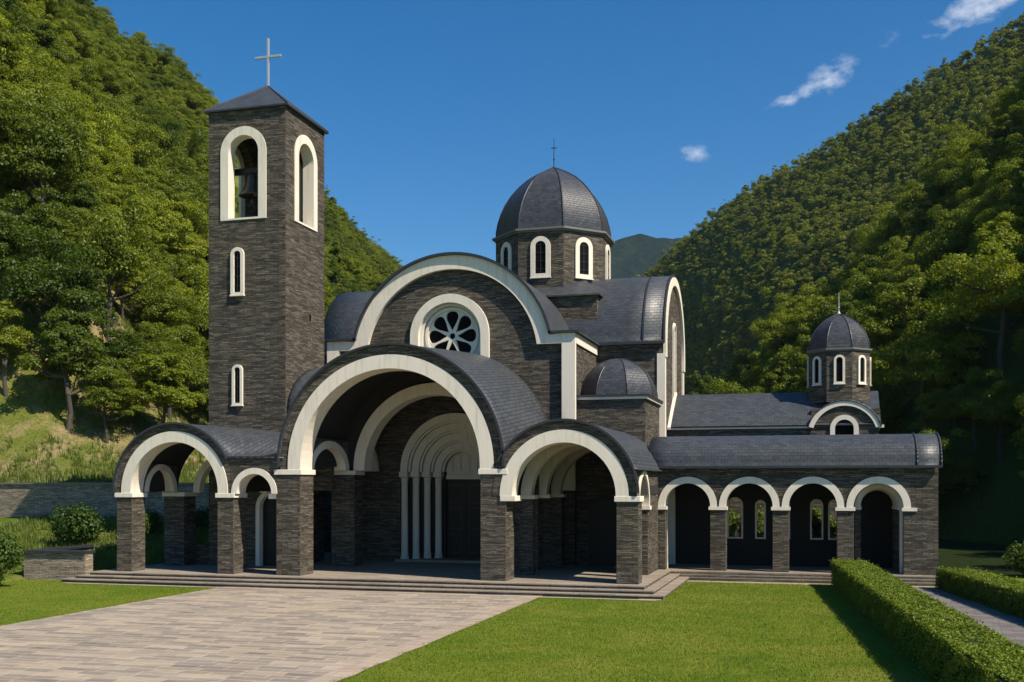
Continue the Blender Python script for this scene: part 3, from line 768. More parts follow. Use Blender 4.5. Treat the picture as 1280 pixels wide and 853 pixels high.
# crossing block and its low roof
cxx, cyy = -14.5, 60.5
MB().box(cxx - 3.3, cxx + 3.3, 56.55, 64.4, 11.9, 14.35).build('wall', M_STONE, CH)
base = [(cxx - 3.5, 56.35), (cxx + 3.5, 56.35), (cxx + 3.5, 64.6), (cxx - 3.5, 64.6)]
lr = MB(); lr.add([(x, y, 14.352) for x, y in base] + [(x, y, 14.45) for x, y in base] + [(cxx - 2.4, cyy - 2.4, 15.45), (cxx + 2.4, cyy - 2.4, 15.45), (cxx + 2.4, cyy + 2.4, 15.45), (cxx - 2.4, cyy + 2.4, 15.45)],
    [(3, 2, 1, 0), (0, 1, 5, 4), (1, 2, 6, 5), (2, 3, 7, 6), (3, 0, 4, 7), (4, 5, 9, 8), (5, 6, 10, 9), (6, 7, 11, 10), (7, 4, 8, 11), (8, 9, 10, 11)])
me = lr.mesh('roof'); uvl = me.uv_layers.new(name='UVMap')
for p in me.polygons:
    for li in p.loop_indices:
        v = me.vertices[me.loops[li].vertex_index].co; uvl.data[li].uv = ((v.x if abs(p.normal.y) > abs(p.normal.x) else v.y), v.z * 2)
link('roof', me, M_SLATE, CH)
def drum(parent, c, r, z0, z1, nw, wsize, wz, eave, tmul=1.0):
    o_ = oct_ring(c, r, 0); mb = MB()
    mb.add([(x, y, z0) for x, y, _ in o_] + [(x, y, z1) for x, y, _ in o_], [(i, (i + 1) % 8, (i + 1) % 8 + 8, i + 8) for i in range(8)] + [tuple(range(8, 16)), tuple(range(7, -1, -1))])
    d_ = mb.build('drum', M_STONE, parent)
    ap_ = r * math.cos(R(22.5))
    for k in range(8):
        a = R(-90 + 45 * k)
        lancet(d_, c[0] + ap_ * math.cos(a), c[1] + ap_ * math.sin(a), wz, wsize[0], wsize[1], a + R(90), wsize[2], .09)
    cm = MB(); h = .11 * tmul
    for q, (rr, za, zb) in enumerate(((r + eave * .5, z1 - h * 1.1, z1 - h * .3), (r + eave, z1 - h * .3, z1 + h * .7))):
        oo = oct_ring(c, rr, 0)
        cm.add([(x, y, za) for x, y, _ in oo] + [(x, y, zb) for x, y, _ in oo], [(i, (i + 1) % 8, (i + 1) % 8 + 8, i + 8) for i in range(8)] + [tuple(range(8, 16)), tuple(range(7, -1, -1))])
    cm.build('cornice', M_EAVE, d_)
    return d_
M_EAVE = mat_plain('zinc_eave', (.16, .155, .145), .5, 3, .15, .003, .4)
drum(CH, (cxx, cyy), 3.36, 13.9, 18.25, 8, (1.12, 2.25, .26), 15.62, .22)
dome(CH, (cxx, cyy), 3.33, 18.32, 4.15, .05)
finial(CH, (cxx, cyy), 22.45, 1.75, .17)

# side chapel with ribbed half dome, right of the nave
cw = MB(); cw.box(-11.2 + .002, -7.85, 51.5, 56.38, .4, 8.40); cw.build('chapel_wall', M_STONE, CH)
MB().box(-11.19, -7.72, 51.38, 56.37, 8.40, 8.52).build('cornice', M_WHITE, CH)
MB().box(-11.19, -7.64, 51.30, 56.36, 8.522, 8.62).build('gutter', M_LEAD, CH)
hd = dome(CH, (-9.47, 53.35), 1.98, 8.60, 1.95, .035, prof=[(1, 0), (.99, .12), (.95, .28), (.88, .44), (.78, .60), (.64, .745), (.47, .87), (.28, .955), (.1, .995), (.01, 1.0)])
# dark doorway in the back of the right bay
MB().box(-10.6, -8.4, 51.40, 51.49, .4, 3.6).build('door', M_WOOD, CH)

# left aisle roof between the bell tower and the nave
MB().box(-24.19, -21.95, 46.65, 46.95, 4.0, 7.7).build('aisle_wall', M_STONE, CH)
q = [(46.5, 7.72)] + [(46.5 + 4.4 * (1 - math.cos(R(90 * k / 16))), 7.76 + 2.5 * math.sin(R(90 * k / 16))) for k in range(17)]
loft2('aisle_roof', rowX(q, -24.19), rowX(q, -21.6), M_SLATE, CH, thick=.08)

# ------------------------------------------------------------------ ARCADE
AR = empty('arcade', (-1.0, 51.3, .4), 'low covered arcade with four cream arches and a long slate roof right of the porch', 'arcade')
YA = 49.5
ACX = [-5.62, -2.87, -.12, 2.63]; ACZ = 3.32; ARO, ARI = 1.33, 1.03
out = [(-7.35, .4)]
xs = []
for c in ACX:
    out += [(c - ARO, .4), (c - ARO, ACZ)] if False else []
top = []
# front wall: solid above imposts, pier strips between
poly = [(-7.35, ACZ)]
for c in ACX: poly += arc(c, ACZ, ARO + .002, 180, 0, 24)
poly += [(5.07, ACZ), (5.07, 5.05), (-7.35, 5.05)]
MB().prism(poly, [], YA, YA + .5).build('front_wall', M_STONE, AR)
for c in ACX: MB().prism(ring_pts(c, ACZ, ARO, ARI, ACZ - .02, 28), [], YA - .05, YA + .62).build('arch_ring', M_WHITE, AR)
piers = [(-7.0, -6.63)] + [(ACX[i] + ARI - .0, ACX[i + 1] - ARI + .0) for i in range(3)]
for x0, x1 in piers:
    x0 -= .0
    p_ = MB().box(x0 - .01, x1 + .01, YA, YA + .55, .4, ACZ - .17).build('pillar', M_STONE, AR, bevel=.015)
    MB().box(x0 - .07, x1 + .07, YA - .08, YA + .66, ACZ - .17, ACZ - .022).build('impost', M_WHITE, p_)
MB().box(ACX[3] + ARI, 5.07, YA, YA + .55, .4, ACZ - .17).build('end_pier', M_STONE, AR)
MB().box(ACX[3] + ARI + .36, 5.068, YA + .001, YA + .5, ACZ - .17, ACZ).build('end_pier', M_STONE, AR)
MB().box(ACX[3] + ARI - .07, ACX[3] + ARI + .55, YA - .08, YA + .2, ACZ - .17, ACZ - .022).build('impost', M_WHITE, AR)
# back wall with open lancets
YB = 53.2
lw = [(-3.75, .62), (-2.55, .36), (-1.55, .62), (.05, .46), (.85, .42)]
LZ = 1.75
holes = [door_pts(x, LZ + 1.55, w / 2, LZ, 12)[::-1] for x, w in lw]
MB().prism([(-7.35, .4), (5.07, .4), (5.07, 6.2), (-7.35, 6.2)], holes, YB, YB + .4).build('back_wall', M_SHADE_IN, AR)  # wall coloured near black to stand for the shade inside the arcade
for x, w in lw:
    MB().prism(door_pts(x, LZ + 1.55, w / 2 + .07, LZ - .07, 12), [door_pts(x, LZ + 1.55, w / 2 - .005, LZ, 12)[::-1]], YB - .06, YB + .3).build('window_frame', M_WHITE, AR)
MB().box(4.6, 5.07, YA + .56, YB, .4, 5.0).build('end_wall', M_STONE, AR)
# cross arches inside
for x in (-6.9, 3.55):
    MB().prism(ring_pts(51.6, ACZ, 1.5, 1.2, .4, 24), [], x, x + .3, 'X').build('arch_ring', M_WHITE, AR)
for k in range(3):
    r_o = 1.02 - .05 * k; y_ = YA + .95 + .8 * k
    MB().prism(ring_pts(2.70, ACZ, r_o, r_o - .22, ACZ - .02, 24), [], y_, y_ + .3).build('arch_ring', M_WHITE, AR)
    for sx in (-1, 1):
        xx = 2.70 + sx * (r_o - .11)
        MB().box(xx - .12, xx + .12, y_ + .02, y_ + .28, .4, ACZ - .14).build('pilaster', M_STONE, AR)
        MB().box(xx - .15, xx + .15, y_ - .02, y_ + .32, ACZ - .14, ACZ - .022).build('impost', M_WHITE, AR)
qa = [(YA - .22, 5.0), (YA - .22, 5.10)] + [(YA - .2 + 2.35 * (1 - math.cos(R(180 * k / 28))), 5.12 + 1.45 * math.sin(R(180 * k / 28)) ** .85) for k in range(29)]
loft2('roof', rowX(qa[1:], -7.4), rowX(qa[1:], 5.22), M_SLATE, AR, thick=.08, n=14)
ends = [(p[0], p[1]) for p in qa[1:]]
MB().prism([(YA, 5.06)] + [(p[0] + (0.1 if p[0] < 51.6 else -.1), p[1] - .12) for p in qa[4:-3]] + [(YB + .3, 5.06)], [], 4.7, 5.05, 'X').build('end_gable', M_STONE, AR)
for x in (4.2, 5.17):
    mb = MB()
    for i in range(1, len(qa) - 1): mb.tube((x, qa[i][0], qa[i][1] + .02), (x, qa[i + 1][0], qa[i + 1][1] + .02), .045, .045, 6)
    mb.build('roof_seam', M_LEAD, AR, smooth=True)
MB().box(-7.3, 5.2, YA - .3, YA - .2, 5.02, 5.13).build('gutter', M_LEAD, AR)

# ------------------------------------------------------------------ SMALL CHAPEL behind the arcade
SM = empty('chapel', (-1.5, 60, .4), 'small domed stone chapel with a cream arched gable behind the arcade', 'chapel')
YW = 58.0
MB().box(-7.62, -.25, YW, 62.6, .4, 7.2).build('wall', M_STONE, SM)
MB().box(-7.62, -.2, YW - .10, YW - .002, 7.2, 7.36).build('cornice', M_WHITE, SM)
prf = [(YW - .2, 7.36), (YW + 1.0, 8.25), (YW + 2.45, 9.22), (YW + 2.55, 9.26), (YW + 4.0, 8.3), (YW + 5.0, 7.4)]
loft2('roof', rowX(prf, -7.63), rowX(prf, 3.2), M_SLATE, SM, thick=.08, smooth=False, n=12)
MB().prism([(YW - .28, 7.2), (YW - .28, 7.32), (YW + 2.5, 9.42), (YW + 5.1, 7.32), (YW + 5.1, 7.1), (YW + 2.5, 9.12)], [], -7.62, -7.45, 'X').build('roof_trim', M_WHITE, SM)
HC = (1.42, 6.72); HR = 1.80
a_s = math.degrees(math.asin((7.28 - HC[1]) / HR))
hw = math.sqrt(HR ** 2 - (7.28 - HC[1]) ** 2)
hole = [(HC[0] - .46, 6.0)] + arc(HC[0], 7.15, .46, 180, 0, 20) + [(HC[0] + .46, 6.0)]
MB().prism([(-.25, .4), (3.1, .4), (3.1, 7.28)] + arc(HC[0], HC[1], HR, a_s, 180 - a_s, 32) + [(-.25, 7.28)], [hole[::-1]], YW - .1, YW + .3).build('gable_wall', M_STONE, SM)
MB().box(-.24, 3.09, YW + .3, 62.6, .4, 7.1).build('wall', M_STONE, SM)
MB().prism(arc(HC[0], HC[1], HR + .05, a_s - 1, 181 - a_s, 36) + arc(HC[0], HC[1], HR - .2, 181 - a_s, a_s - 1, 36), [], YW - .22, YW - .102).build('gable_band', M_WHITE, SM)
MB().box(3.0, 3.35, YW - .2, YW + .1, 7.18, 7.32).build('cornice', M_WHITE, SM)
w_ = MB().prism(ring_pts(HC[0], 7.15, .70, .46, 6.0, 24), [], YW - .2, YW + .05).build('window_frame', M_WHITE, SM)
MB().prism(door_pts(HC[0], 7.15, .45, 6.0, 20), [], YW + .12, YW + .15).build('pane', M_GLASS, w_)
hb = arc(HC[0], HC[1], HR + .1, a_s - 2, 182 - a_s, 32)
loft2('roof', rowY(hb, YW - .26), rowY(hb, YW + 2.6), M_SLATE, SM, thick=.06)
MB().box(-.22, 3.2, YW + .5, YW + 4.6, 7.1, 8.2).build('wall', M_STONE, SM)
cc_ = (1.2, 60.45)
drum(SM, cc_, 1.68, 8.6, 11.35, 8, (.56, 1.5, .12), 9.55, .13, .8)
dome(SM, cc_, 1.66, 11.42, 2.0, .035)
finial(SM, cc_, 13.4, 1.15, 0, M_CROSS, .028)

# ------------------------------------------------------------------ garden walls
gw = MB(); gw.box(-170, -26.5, 53.4, 54.0, -.2, 4.28, 0)
o = link('garden_wall', gw.mesh('garden_wall'), M_GSTONE); tag(o, 'long stone retaining wall at the foot of the grassy slope', 'wall')
cp = MB().box(-170.02, -26.4, 53.3, 54.1, 4.282, 4.38).mesh('coping'); oc = bpy.data.objects.new('coping', cp); COL.objects.link(oc); cp.materials.append(M_EAVE); oc.parent = o; oc.location = -o.location
lwl = MB(); lwl.box(-34.6, -31.35, 41.2, 41.75, -.1, 1.22); lwl.box(-34.6, -34.1, 41.75, 46.5, -.1, 1.22)
o = link('low_wall', lwl.mesh('low_wall'), M_GSTONE); tag(o, 'low stone garden wall with a dark slab coping beside the porch steps', 'wall')
cp = MB().box(-34.7, -31.3, 41.1, 41.85, 1.222, 1.32).box(-34.7, -34.0, 41.85, 46.5, 1.222, 1.32).mesh('coping'); oc = bpy.data.objects.new('coping', cp); COL.objects.link(oc); cp.materials.append(M_LEAD); oc.parent = o; oc.location = -o.location

# ------------------------------------------------------------------ vegetation builders
def quads_mesh(name, cen, nrm, size, mats, extra=None, bend=.0):
    """many leaf-sized faces: cen (n,3), nrm (n,3), size (n,)"""
    n = len(cen)
    a = rng.normal(size=(n, 3)); nrm = nrm / np.linalg.norm(nrm, axis=1, keepdims=True)
    t = np.cross(nrm, a); t /= np.linalg.norm(t, axis=1, keepdims=True); b = np.cross(nrm, t)
    s = size[:, None]
    v = np.stack([cen - t * s, cen - b * s * .55 + nrm * s * bend, cen + t * s, cen + b * s * .55 + nrm * s * bend], 1).reshape(-1, 3)
    f = np.arange(4 * n).reshape(n, 4)
    me = bpy.data.meshes.new(name)
    ev, ef = (extra if extra else ([], []))
    nv = 4 * n + len(ev)
    me.vertices.add(nv); co = np.concatenate([v, np.array(ev).reshape(-1, 3)]) if len(ev) else v
    me.vertices.foreach_set('co', co.astype(np.float32).ravel())
    ls = [f.ravel()]; starts = [np.arange(n) * 4]; k = 4 * n
    if len(ef):
        e = np.array(ef) + 4 * n; ls.append(e.ravel()); starts.append(k + np.arange(len(ef)) * e.shape[1])
    L = np.concatenate(ls); S = np.concatenate(starts)
    me.loops.add(len(L)); me.loops.foreach_set('vertex_index', L.astype(np.int32))
    me.polygons.add(len(S)); me.polygons.foreach_set('loop_start', S.astype(np.int32))
    if len(ef):
        mi = np.zeros(len(S), dtype=np.int32); mi[n:] = 1 if len(mats) > 1 else 0; me.polygons.foreach_set('material_index', mi)
    me.update(calc_edges=True); me.validate()
    for m in mats: me.materials.append(m)
    return me
def sphere_dirs(n):
    d = rng.normal(size=(n, 3)); return d / np.linalg.norm(d, axis=1, keepdims=True)
def crown_mesh(name, rad, hgt, z0, blobs, leaves, size, mat, br=(.26, .42), flat=.8):
    cs = []; 
    ph = rng.uniform(0, 6.28, 3)
    for k in range(blobs):
        d = sphere_dirs(1)[0]; d[2] = abs(d[2]) * 1.1 - .35 * rng.random()
        az_ = math.atan2(d[1], d[0])
        q = rng.random() ** .45 * .86 * (1 + .22 * math.sin(2 * az_ + ph[0]) + .16 * math.sin(3 * az_ + ph[1] + 2.5 * d[2]))
        cs.append((d[0] * rad * q, d[1] * rad * q, z0 + hgt * (.40 + .62 * d[2] * q), rad * rng.uniform(*br)))
    cs = np.array(cs)
    w = cs[:, 3] ** 2; idx = rng.choice(blobs, leaves, p=w / w.sum())
    d = sphere_dirs(leaves); d[:, 2] = np.where(d[:, 2] < -.35, -d[:, 2] * .8, d[:, 2])
    rr = cs[idx, 3] * (1 - .35 * rng.random(leaves) ** 2) * (1 + .12 * rng.normal(size=leaves))
    cen = cs[idx, :3] + d * rr[:, None] * np.array([1, 1, flat])
    nrm = d + rng.normal(size=(leaves, 3)) * .55 + np.array([0, 0, .35])
    return quads_mesh(name, cen, nrm, size * rng.uniform(.6, 1.3, leaves), [mat], bend=.15), cs
def trunk_mesh(name, cs, z_top, r0=.22, lean=.0, forks=6):
    mb = MB()
    p = Vector((0, 0, -.6)); r = r0; n = 5
    pts = [p]
    for i in range(1, n + 1):
        pts.append(Vector((lean * i / n + rng.normal() * .10, rng.normal() * .10, z_top * .75 * i / n)))
    for i in range(n): mb.tube(pts[i], pts[i + 1], r0 * (1 - .14 * i), r0 * (1 - .14 * (i + 1)), 7)
    for k in rng.choice(len(cs), min(forks, len(cs)), replace=False):
        c = Vector(cs[k][:3].tolist()); i = int(rng.integers(2, n)); s = pts[i]
        m = s.lerp(c, .5) + Vector((0, 0, -.25))
        mb.tube(s, m, r0 * .42, r0 * .28, 6); mb.tube(m, c, r0 * .28, r0 * .10, 5)
    return mb.mesh(name)
# prototypes (meshes shared by all copies)
NEAR = []
for k in range(7):
    rad = [3.0, 3.6, 2.7, 3.3, 2.4, 3.9, 3.0][k]; hgt = [7.5, 8.0, 7.8, 6.6, 7.4, 8.6, 9.0][k]
    me, cs = crown_mesh('crown', rad, hgt, .9, 64 + 5 * k % 17, 19000, .098, M_LEAF, (.15, .30), .75)
    tr = trunk_mesh('trunk', cs, hgt, .17 + .02 * (k % 3), rng.normal() * .6, 9); tr.materials.append(M_BARK)
    NEAR.append((me, tr, rad, hgt + 1.5))
FAR = []
for k in range(5):
    rad = [3.2, 3.8, 2.9, 3.5, 2.6][k]; hgt = [7.0, 6.6, 8.2, 7.4, 8.4][k]
    me, cs = crown_mesh('crown_far', rad, hgt, .3, 26, 900, .36, M_LEAF_FAR, (.22, .42), .8)
    FAR.append((me, rad, hgt))

# ------------------------------------------------------------------ hills
def fb(x, y, s, o=4, seed=0.0):
    return noise.fractal(Vector((x * s, y * s, seed)), 1.0, 2.0, o)
def cam_d(x, y): return -x * math.sin(R(YAW)) + y * math.cos(R(YAW))
def cam_px(x, y):
    d = cam_d(x, y); return 640 + 1350 * (x * math.cos(R(YAW)) + y * math.sin(R(YAW))) / d if d > 1 else -9999
def grid_mesh(name, P, mat, nr, nc, smooth=True):
    fs = [(i * nc + j, i * nc + j + 1, (i + 1) * nc + j + 1, (i + 1) * nc + j) for i in range(nr - 1) for j in range(nc - 1)]
    me = bpy.data.meshes.new(name); me.from_pydata(P, [], fs)
    if sum(p.normal.z for p in me.polygons) < 0: me.flip_normals()
    return structure(link(name, me, mat, smooth=smooth))
# left hill: profile against the lateral distance D from a line heading up the valley
def prof(D):
    xs_ = [18, 24, 27, 31, 36, 110, 122, 160]; zs = [0, 2.6, 4.0, 6.3, 9.6, 97, 97, 60]
    return float(np.interp(D, xs_, zs))
LE1 = (-.155, .988); LE2 = (-.988, -.155)
def left_z(s, D):
    y_ = .988 * s - .155 * D
    bl = min(1, max(0, (y_ - 54.0) / 17)); bl = bl * bl * (3 - 2 * bl) * .8 + .2 * bl
    n = fb(s, D, .018, 4, 2.0); n2 = fb(s, D, .09, 3, 5.0)
    w = min(1, max(0, (D - 34) / 20))
    full = prof(D) + w * (n * 7 + n2 * 1.4) + n2 * .35
    low = min(full, 4.25)
    return low + (full - low) * bl
def left_pt(s, D): return (LE1[0] * s + LE2[0] * D, LE1[1] * s + LE2[1] * D, left_z(s, D))
Ds = list(np.linspace(18, 48, 26)) + list(np.linspace(50, 160, 60))
PL = []; NCs = 110
for D in Ds:
    ys = 54.05
    s0 = (ys + .155 * D) / .988
    for j in range(NCs):
        s = s0 + (640 - s0) * (j / (NCs - 1)) ** 1.5
        x, y, z = left_pt(s, D)
        if j == 0: z = z if D < 40 else z
        PL.append((x, y, z))
grid_mesh('hill', PL, M_HILL_L, len(Ds), NCs)

# right side: lofted from polylines (toe -> ridge -> far side)
class Loft:
    def __init__(s, rows, amp, fr, seed):
        s.rows = [np.array(r_, float) for r_ in rows]; s.amp = amp; s.fr = fr; s.seed = seed
        s.n = max(len(r_) for r_ in s.rows)
    def pt(s, u, v):
        k = len(s.rows) - 1; t = v * k; i = min(int(t), k - 1); t -= i
        def row(r_):
            q = u * (len(r_) - 1); a = min(int(q), len(r_) - 2); return r_[a] + (r_[a + 1] - r_[a]) * (q - a)
        p = row(s.rows[i]) * (1 - t) + row(s.rows[i + 1]) * t
        w = math.sin(math.pi * min(1, v * 1.2 + .0)) ** .5 if v < .8 else .6
        p[2] += s.amp * w * fb(p[0], p[1], s.fr, 4, s.seed)
        return p
    def mesh(s, name, mat, nu, nv):
        P = [tuple(s.pt(i / (nu - 1), j / (nv - 1))) for i in range(nu) for j in range(nv)]
        return grid_mesh(name, P, mat, nu, nv)
def W_(px, d, z):
    """point at world azimuth/distance: plan position along a bearing from the viewpoint"""
    u = (px - 640) / 1350; r = u * d; c, s = math.cos(R(YAW)), math.sin(R(YAW))
    return (r * c - d * s, r * s + d * c, z)
# near right slope
R1 = Loft([[W_(820, 150, -2), W_(960, 116, -2), W_(1110, 88, -2), W_(1260, 74, -2), W_(1500, 62, -2), W_(1900, 56, -2)],
           [W_(830, 175, 4), W_(970, 142, 10), W_(1110, 112, 16), W_(1260, 98, 20), W_(1500, 84, 30), W_(1900, 78, 46)],
           [W_(840, 205, 8), W_(960, 190, 23), W_(1070, 178, 35), W_(1200, 165, 49), W_(1400, 145, 66), W_(1800, 120, 80)],
           [W_(850, 250, 0), W_(960, 235, 8), W_(1070, 225, 22), W_(1200, 215, 40), W_(1400, 200, 60), W_(1800, 190, 80)]], 5, .022, 3.0)
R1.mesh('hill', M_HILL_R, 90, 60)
# far right mountain side
R2 = Loft([[W_(640, 560, -3), W_(800, 430, -3), W_(1000, 300, -3), W_(1200, 235, -3), W_(1500, 190, -3)],
           [W_(700, 640, 50), W_(850, 520, 62), W_(1020, 400, 78), W_(1200, 330, 92), W_(1500, 280, 110)],
           [W_(620, 880, 92), W_(768, 760, 130), W_(900, 640, 160), W_(1090, 530, 180), W_(1280, 460, 194), W_(1560, 400, 245)],
           [W_(620, 1100, 30), W_(768, 980, 60), W_(900, 860, 90), W_(1090, 760, 120), W_(1280, 700, 150), W_(1560, 640, 200)]], 14, .007, 8.0)
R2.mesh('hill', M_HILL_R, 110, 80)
# steep spur added out of view at the right, to shade the slope behind
def shade_spur():
    P = []; nr, nc = 60, 50
    for i in range(nr):
        for j in range(nc):
            x = 20 + 90 * i / (nr - 1); y = 34 + 108 * j / (nc - 1)
            r = math.hypot((x - 64) / 46, (y - 86) / 50)
            z = 54 * max(0, 1 - r ** 2.6) - 1 + 3 * fb(x, y, .05, 3, 1.0) * (r < 1)
            P.append((x, y, z))
    return P, nr, nc
P_, a_, b_ = shade_spur(); grid_mesh('hill', P_, M_HILL_R, a_, b_)  # unseen hill, added to block the sun from the right-hand wood
# far blue mountain
FM = Loft([[W_(500, 2300, -5), W_(700, 2200, -5), W_(900, 2200, -5), W_(1100, 2300, -5)],
           [W_(500, 2700, 430), W_(650, 2700, 562), W_(745, 2700, 622), W_(800, 2700, 642), W_(850, 2720, 627), W_(930, 2750, 540), W_(1100, 2800, 420)],
           [W_(500, 3500, 200), W_(700, 3500, 200), W_(900, 3500, 200), W_(1100, 3500, 200)]], 45, .004, 4.0)
def mat_far():
    t = NT('far_mountain'); p = t.pos()
    a = t.noise(p, .012, 8, .7); b = t.noise(p, .05, 6, .75)
    t.l.new(t.ramp(t.math('ADD', t.math('MULTIPLY', a, .5), t.math('MULTIPLY', b, .5)), [(.38, (.006, .014, .008)), (.5, (.022, .040, .016)), (.62, (.060, .085, .028))]), t.b.inputs['Base Color'])
    t.b.inputs['Roughness'].default_value = 1; t.b.inputs['Specular IOR Level'].default_value = 0
    t.bump(t.math('ADD', a, b), 40, 1)
    return t.m
M_FARHILL = mat_far()
FM.mesh('mountain', M_FARHILL, 120, 60)

# grassy bank in front of the retaining wall
def bank():
    P = []; nr, nc = 70, 50
    for i in range(nr):
        x = -62 + (62 - 26.6) * i / (nr - 1)
        for j in range(nc):
            y = 39.3 + (53.42 - 39.3) * j / (nc - 1)
            edge = min(1, max(0, (y - 41.8) / 3.5)) if x > -34.4 else min(1, max(0, (y - 39.6) / 7.0))
            t = min(1, max(0, (y - 44) / 9.0))
            z = -.05 + (.75 if x > -34.4 else .8) * edge + 1.55 * t ** 1.1 + edge * .16 * fb(x, y, .45, 3, 4.0)
            if x > -31.0: z = -.05 + (z + .05) * min(1, max(0, (y - 47.3) / 2.0))
            P.append((x, y, z - (.0 if edge > 0 else .05)))
    return P, nr, nc
P_, a_, b_ = bank(); BK = grid_mesh('bank', P_, M_TALL, a_, b_)
def bank_z(x, y):
    edge = min(1, max(0, (y - 41.8) / 3.5)) if x > -34.4 else min(1, max(0, (y - 39.6) / 7.0))
    t = min(1, max(0, (y - 44) / 9.0))
    return -.05 + .78 * edge + 1.55 * t ** 1.1 + edge * .16 * fb(x, y, .45, 3, 4.0)

# ------------------------------------------------------------------ trees
trees = []   # (x, y, z, scale, region)
def visible(x, y, m=120): 
    px = cam_px(x, y); return -m < px < 1280 + m
# left hillside
cnt = 0
for _ in range(45000):
    D = 33 + 92 * rng.random() ** .85; s = 58 + 520 * rng.random() ** 1.35
    x, y, z = left_pt(s, D)
    if y < 62.5 - 2.5 * rng.random() or not visible(x, y, 60): continue
    g_ = fb(x, y, .05, 3, 12.0)
    hgt_rel = (D - 34) / 76
    if D > 62 and g_ > (.24 if D < 85 else .16) + .05 * rng.random(): continue      # bare soil gullies
    if D < 36 and rng.random() < .4: continue
    trees.append([x, y, z, (.62 + .62 * rng.random()) * (1.0 if D < 75 else .85), 'L']); cnt += 1
# thin out overlaps
def thin(lst, dmin):
    cell = {}; out_ = []
    for t_ in lst:
        k = (int(t_[0] // dmin), int(t_[1] // dmin)); ok = True
        for a in (-1, 0, 1):
            for b in (-1, 0, 1):
                for q_ in cell.get((k[0] + a, k[1] + b), ()):
                    if (q_[0] - t_[0]) ** 2 + (q_[1] - t_[1]) ** 2 < (dmin * .5 * (q_[3] + t_[3])) ** 2: ok = False
        if ok: cell.setdefault(k, []).append(t_); out_.append(t_)
    return out_
L_ = thin(trees, 3.0)
Rn = []
for _ in range(14000):
    u, v = rng.random(), rng.random() * .80
    p = R1.pt(u, v)
    if not visible(p[0], p[1], 150): continue
    Rn.append([p[0], p[1], p[2], rng.uniform(.65, 1.4), 'R'])
Rn = thin([t_ for t_ in Rn if not (cam_px(t_[0], t_[1]) > 1175 and t_[2] < 6)], 4.1)
Rs = []
for _ in range(900):
    x = 22 + 60 * rng.random(); y = 40 + 95 * rng.random()
    if cam_px(x, y) < 1310 and y < 60: continue
    if cam_px(x, y) > 1650: continue
    r = math.hypot((x - 64) / 46, (y - 86) / 50)
    if r > .98: continue
    z = 54 * max(0, 1 - r ** 2.6) - 1
    Rs.append([x, y, z, rng.uniform(.9, 1.3), 'S'])
for _ in range(40): Rs.append([rng.uniform(17, 30), rng.uniform(51, 66), -.2, rng.uniform(1.3, 1.7), 'S'])  # big trees added out of view to cast shade behind the far hedge
for _ in range(70):
    x_, y_ = rng.uniform(11, 26), rng.uniform(74, 90)
    if cam_px(x_, y_) < 1285: continue
    Rs.append([x_, y_, -.2, rng.uniform(.9, 1.5), 'S'])
Rs = thin(Rs, 4.4)
Rf = []
for _ in range(90000):
    u, v = rng.random(), .05 + rng.random() * .72
    p = R2.pt(u, v)
    if not visible(p[0], p[1], 60): continue
    Rf.append([p[0], p[1], p[2], rng.uniform(.55, .98), 'F'])
Rf = thin(Rf, 4.9)
allt = L_ + Rn + Rs
# the boxes of the buildings hide some: work out which trees show nothing
def hidden(t_):
    x, y, z, sc, rg = t_; d = cam_d(x, y); px = cam_px(x, y)
    top = 603 - 1350 * (z + 9.5 * sc - 4.4) / d; hw_ = 3.6 * sc * 1350 / d
    for x0, x1, yt in ((262, 395, 150), (440, 700, 430), (415, 715, 400), (480, 660, 345), (630, 750, 300), (720, 850, 400), (840, 1165, 552)):
        if px - hw_ > x0 and px + hw_ < x1 and top > yt: return True
    if rg == 'S' and px - hw_ > 1285: return True
    if px + hw_ < -5 or px - hw_ > 1285: return True
    return False
vis = [t_ for t_ in allt if not hidden(t_)]
rest = [t_ for t_ in allt if hidden(t_) and t_[4] != 'L']
vis.sort(key=lambda t_: -t_[3] / cam_d(t_[0], t_[1]))
ind = vis[:300]; stuff = vis[300:] + rest
LBL = {'L': ('leafy broadleaf tree in the bright wooded slope left of the bell tower', 'trees on the left hillside'),
       'R': ('leafy broadleaf tree in the dark wooded slope behind the arcade and small chapel', 'trees on the right hillside'),
       'S': ('leafy broadleaf tree in the shaded wood beyond the right hedge', 'trees at the right edge')}
for i, (x, y, z, sc, rg) in enumerate(ind):
    k = int(rng.integers(len(NEAR))); cm_, tm_, rad, hg = NEAR[k]
    r_ = empty('broadleaf_tree', (x, y, z - .2)); r_.rotation_euler = (0, 0, rng.uniform(0, 6.28))
    r_.scale = (sc * rng.uniform(.9, 1.15), sc * rng.uniform(.9, 1.15), sc * rng.uniform(.9, 1.15))
    tag(r_, LBL[rg][0], 'tree', LBL[rg][1])
    for nm, m_ in (('crown', cm_), ('trunk', tm_)):
        c_ = bpy.data.objects.new(nm, m_); COL.objects.link(c_); c_.parent = r_
print('trees individual', len(ind), 'rest near', len(stuff), 'far', len(Rf))

